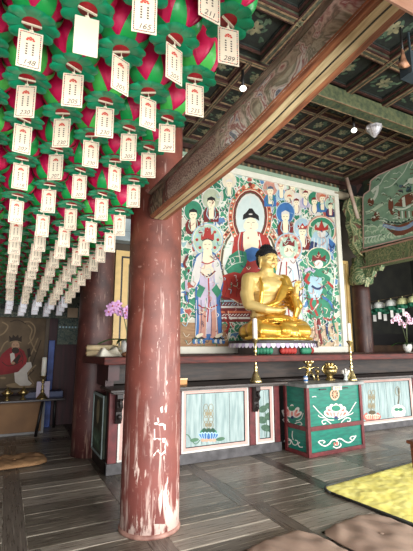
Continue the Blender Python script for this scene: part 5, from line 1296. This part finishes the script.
def make_lantern(white=False, lime=False):
    t = bpy.data.objects.new('lotus_lantern', None); col.objects.link(t)
    pinkm = M_white if white else M_lp
    b = MB()
    for k in range(8): petal(b, 2*PI*k/8, [(.05,.02),(.1,.045),(.119,.1),(.118,.18),(.092,.28)], lambda u: .056*math.sin(PI*min(1,.25+.75*u))**.65+.002, 0)
    for k in range(8): petal(b, 2*PI*(k+.5)/8, [(.05,.02),(.088,.055),(.103,.12),(.1,.19),(.066,.265)], lambda u: .056*math.sin(PI*min(1,.25+.75*u))**.65+.002, 0)
    b.lathe([(.045,.03),(.08,.07),(.095,.14),(.08,.22),(.03,.24)], (0,0,0), 12); b.build('petals', pinkm, t)
    b = MB()
    for k in range(5): petal(b, 2*PI*k/5+.3, [(.06,.018),(.096,.035),(.116,.062),(.124,.09),(.124,.135)], lambda u: .033*math.sin(PI*min(1,.45+.55*u))**1.0+.001, 0)
    b.build('leaves', M_ly if lime else M_ls, t)
    b = MB()
    def ruffle(r0, amp, z0, ph, n=8, seg=12):
        K = n*seg; ring = []; NR = 7
        for i in range(NR):
            u = i/(NR-1.0)
            for k in range(K):
                a = 2*PI*k/K; c = abs(math.cos(n*(a-ph)/2.0))**.45
                rr_ = .03 + u*(r0-amp+amp*c-.03); hump = c*math.sin(PI*min(1,u*.8+.1))
                ring.append((rr_*math.cos(a), rr_*math.sin(a), z0 - .017*u - .010*hump*u + .006*(1-c)*u + .006*u**4))
        b.add(ring, [(i*K+k,i*K+(k+1)%K,(i+1)*K+(k+1)%K,(i+1)*K+k) for i in range(NR-1) for k in range(K)], 0, True)
    ruffle(.108, .036, .0, 0); ruffle(.097, .03, .007, PI/8)
    b.build('calyx', M_lg, t)
    b = MB(); b.lathe([(.0,-.004),(.037,-.003),(.040,.003),(.034,.012)], (0,0,0), 18, 0); ds = b.build('base_disc', M_disc, t)
    b = MB(); b.box((-.038,-.004,-.010),(.038,.004,-.004),0); b.tube([(0,0,-.008),(.003,-.002,-.042)], .0022, 5); b.tube([(-.008,0,-.034),(.008,0,-.034)], .004, 5); b.build('tag_hook', M_cream, ds)
    b = MB(); b.tube([(0,0,.2),(0,0,.32)], .0025, 5); b.build('hanging_cord', M_blk, t)
    return t
def tag_mesh(num, plain=False, white=False):
    b = MB(); w_, h = .045, .165; z1 = -.038
    b.box((-w_,-.0012,z1-h),(w_,.0012,z1),0)
    if not plain:
        for sy in (-1,):
            yy = -.0018
            def bar(x0, z0, x1, z1_, mi): b.add([(x0,yy,z0),(x1,yy,z0),(x1,yy,z1_),(x0,yy,z1_)], [(0,1,2,3)], mi)
            e = .0075; n = 17
            for k in range(n):
                z = z1-e-(h-2*e)*k/n
                for x in (-w_+e, w_-e): bar(x-.0018, z-.0068, x+.0018, z, 1 if k%3 else 2)
            for k in range(9):
                x = -w_+e+(2*w_-2*e)*k/9
                for z in (z1-e, z1-h+e): bar(x, z-.0018, x+.0075, z+.0018, 1 if k%3 else 2)
            for dx, dz in ((0,0),(-.008,-.004),(.008,-.004),(-.012,-.011),(.012,-.011),(0,-.009)): bar(dx-.0045, z1-.033+dz, dx+.0045, z1-.025+dz, 2)
            for k in range(5):
                for x in (-.012,.012): bar(x-.0035, z1-.062-k*.011, x+.0035, z1-.056-k*.011, 1); 
    me_objs = None
    if num and not plain:
        fc = bpy.data.curves.new('n','FONT'); fc.body = num; fc.size = .031; fc.align_x = 'CENTER'; fc.shear = .3
        to = bpy.data.objects.new('n', fc); col.objects.link(to); dg = bpy.context.evaluated_depsgraph_get()
        me = bpy.data.meshes.new_from_object(to.evaluated_get(dg)); bpy.data.objects.remove(to)
        b.add([(v.co.x, -.002, v.co.y+z1-h+.016) for v in me.vertices], [tuple(p.vertices) for p in me.polygons], 1)
    me = bpy.data.meshes.new('name_tag'); me.from_pydata(b.v, [], b.f)
    for m in (M_tagw if white else M_tag, M_ink, M_inkr): me.materials.append(m)
    me.polygons.foreach_set('material_index', b.m); me.update(); return me
NUMS = ['289','205','230','207','118','110','235','202','159','148','215','190','250','238','280','196','211','165']
TM = {n: tag_mesh(n) for n in NUMS}; TPLAIN = tag_mesh('', True); TWHITE = tag_mesh('', False, True)
protoA = make_lantern(); protoB = make_lantern(False, True)
zpts = [(0,2.73),(1.2,2.71),(1.55,2.68),(1.89,2.65),(2.23,2.63),(2.57,2.55),(2.9,2.43),(3.25,2.38),(3.93,2.33),(4.6,2.28),(6.5,2.09),(8,1.98)]
def zdisc(y):
    for a, c in zip(zpts, zpts[1:]):
        if y <= c[0]: return a[1]+(c[1]-a[1])*(y-a[0])/(c[0]-a[0])
    return zpts[-1][1]
rows = [(-.18,1,'leftmost'),(0,0,'second'),(.18,1,'third'),(.357,0,'fourth'),(.537,1,'fifth'),(.712,0,'rightmost')]
ordn = ['first','second','third','fourth','fifth','sixth','seventh','eighth','ninth','tenth','eleventh','twelfth','thirteenth','fourteenth','fifteenth','sixteenth','seventeenth','eighteenth','nineteenth']
rr = random.Random(21); kA = kB = False; ni = 0
special = {(5,0):('289',-.05),(3,1):('205',.5),(4,1):('205',.45),(5,1):('235',0),(2,1):(None,0),(4,2):('207',.3),(3,2):('230',-.1),(1,1):('148',.08),(2,2):('205',-.15)}
for ri, (x, odd, rn) in enumerate(rows):
    n = 0
    b = MB(); pts = [(x, y_, zdisc(y_)+.32) for y_ in (.6,1.2,1.55,1.89,2.23,2.57,2.9,3.25,3.9,4.6,5.5,6.5,7.4)]
    wt_ = thing('hanging_wire', 'thin black wire carrying the %s row of lotus lanterns' % (rn if ri in (0,5) else rn+' from left'), 'wire', (x,.6,pts[0][2]))
    b.tube(pts, .003, 5); b.tube([pts[0],(x,.6,5.02)], .003, 5); b.tube([pts[-1],(x,7.9,2.4)], .003, 5); b.tube([pts[5],(x,2.57,5.02)], .002, 5); b.build('wire', M_blk, wt_)
    y = (1.05 if odd else 1.21)
    while y < 6.95:
        jx_, jy_ = rr.uniform(-.008,.008), rr.uniform(-.012,.012)
        lime = rr.random() < .3
        if lime: root = protoB if not kB else copy_tree(protoB); kB = True
        else: root = protoA if not kA else copy_tree(protoA); kA = True
        root.location = (x+jx_, y+jy_, zdisc(y)); root.rotation_euler = (0,0,rr.uniform(-.5,.5))
        for ch in list(bpy.data.objects):
            if ch.parent == root and ch.name.startswith('hanging_cord'): pass
        sp_ = special.get((ri, n))
        num = NUMS[ni % len(NUMS)]; ni += 1; ang = rr.uniform(-.42,.42)
        if sp_: num, ang = sp_
        me = TM[num] if num else TPLAIN
        if y > 5.9: me = TWHITE; ang = rr.uniform(-.2,.2)
        to = bpy.data.objects.new('name_tag', me); col.objects.link(to); to.parent = root
        to.rotation_euler = (0, 0, ang - root.rotation_euler.z - .12); 
        if y > 6.0: to['label'] = 'white paper tag'
        where = ('the %s hanging row' % rn) if ri in (0,5) else ('the %s row from left' % rn)
        tag(root, 'pink lotus lantern with paper tag, %s from the front in %s' % (ordn[n], where), 'lantern', 'pink lotus lanterns hung in rows from the ceiling')
        n += 1; y += .34
# white lanterns in the aisle, on a cord
wl = None
cord = thing('lantern_cord', 'cord sloping through the dark aisle carrying white lanterns', 'cord', (8,6.4,2.4))
pc = [(8,7.5,2.44),(8,6.98,2.47),(8,6.4,2.5),(8,5.7,2.53),(8,4.5,2.6)]
b = MB(); b.tube(pc, .008, 6); b.build('cord', M_ctan, cord)
M_wl = mat('white_lotus',(250,252,244),.5,var=.04); M_wy = mat('cream_lotus',(238,240,180),.5,var=.06)
def make_small(m):
    t = bpy.data.objects.new('white_lantern', None); col.objects.link(t)
    b = MB()
    for k in range(8): petal(b, 2*PI*k/8, [(.02,.1),(.07,.085),(.1,.04),(.098,-.02)], lambda u: .045*math.sin(PI*min(1,.2+.6*u)), 0)
    b.lathe([(.09,-.02),(.094,.02),(.07,.075),(.02,.1)], (0,0,0), 14); b.build('petals', m, t)
    b = MB()
    for k in range(9): petal(b, 2*PI*k/9+.2, [(.05,-.01),(.1,-.02),(.122,-.045),(.105,-.085)], lambda u: .04*math.sin(PI*min(1,.25+.7*u)), 0)
    b.lathe([(.09,-.03),(.07,-.08),(.03,-.09)], (0,0,0), 12); b.build('leaves', M_grn, t)
    b = MB(); b.box((-.03,-.002,-.22),(.03,.002,-.09)); b.build('paper_tag', M_white, t)
    b = MB(); b.tube([(0,0,.09),(0,0,.13)], .01, 6); b.build('finial', M_wy, t)
    return t
labs = ['nearest the right pillar','second from the right pillar','third from the pillar, above the orchid','cream-tinted, right of the middle','nearest the right picture edge']
pw, pcm = make_small(M_wl), make_small(M_wy); used = set()
for k, px in enumerate((368.5,379,391.3,403,414.5)):
    m = pcm if k >= 3 else pw; o = m if m not in used else copy_tree(m); used.add(m)
    y = hit(px,306,(8,0,0),(1,0,0)).y; z = 2.47+(6.98-y)*.05-.165
    o.location = (8,y,z); o.rotation_euler.z = -.6+.2*k; o.scale = (1.3,1.3,1.3)
    tag(o, 'white lotus lantern on the aisle cord, '+labs[k], 'lantern', 'white lanterns in the dark aisle')
for k, px in enumerate((374,384.5,397)):
    o = copy_tree(pw); y = hit(px,308,(8.35,0,0),(1,0,0)).y; o.scale = (1.25,1.25,1.25); o.location = (8.35,y,2.29); tag(o, 'white lantern half hidden behind the front aisle row, '+('left of the three','middle of the three','right of the three')[k], 'lantern', 'white lanterns in the dark aisle')
b = MB(); b.tube([(8.35,7.5,2.4),(8.35,4.5,2.42)], .006, 6); c2 = thing('lantern_cord', 'rear cord in the dark aisle behind the white lanterns', 'cord', (8.35,6.4,2.4)); b.build('cord', M_ctan, c2)

# ================================================================== light
sc = bpy.context.scene
wd = bpy.data.worlds.new('world'); sc.world = wd; wd.use_nodes = True
bg = wd.node_tree.nodes['Background']; bg.inputs[0].default_value = (.82,.9,1,1); bg.inputs[1].default_value = .9
def area(name, loc, rot, sx, sy, pw_, colr=(1,1,1)):
    l = bpy.data.lights.new(name, 'AREA'); l.shape = 'RECTANGLE'; l.size = sx; l.size_y = sy; l.energy = pw_; l.color = colr
    o = bpy.data.objects.new(name, l); col.objects.link(o); o.location = loc; o.rotation_euler = rot; return o
# daylight through the open doors of the front side, and the side door; plus an added lantern fill
area('daylight_front_doors', (4.6,-2.2,1.7), (R(90),0,0), 6.5, 2.6, 520, (1,.98,.95))
area('lantern_fill_left', (-.6,-2.2,1.6), (R(96),0,R(0)), 2.6, 2.2, 150, (1,.98,.96))  # unseen lamp added at front left to brighten the hanging lanterns
area('daylight_side_door', (10.4,1.2,1.5), (R(90),0,R(90)), 3.5, 2.4, 200, (1,.99,.97))
sc.view_settings.view_transform = 'Standard'; sc.view_settings.look = 'None'; sc.view_settings.gamma = 1; sc.view_settings.exposure = 0.68
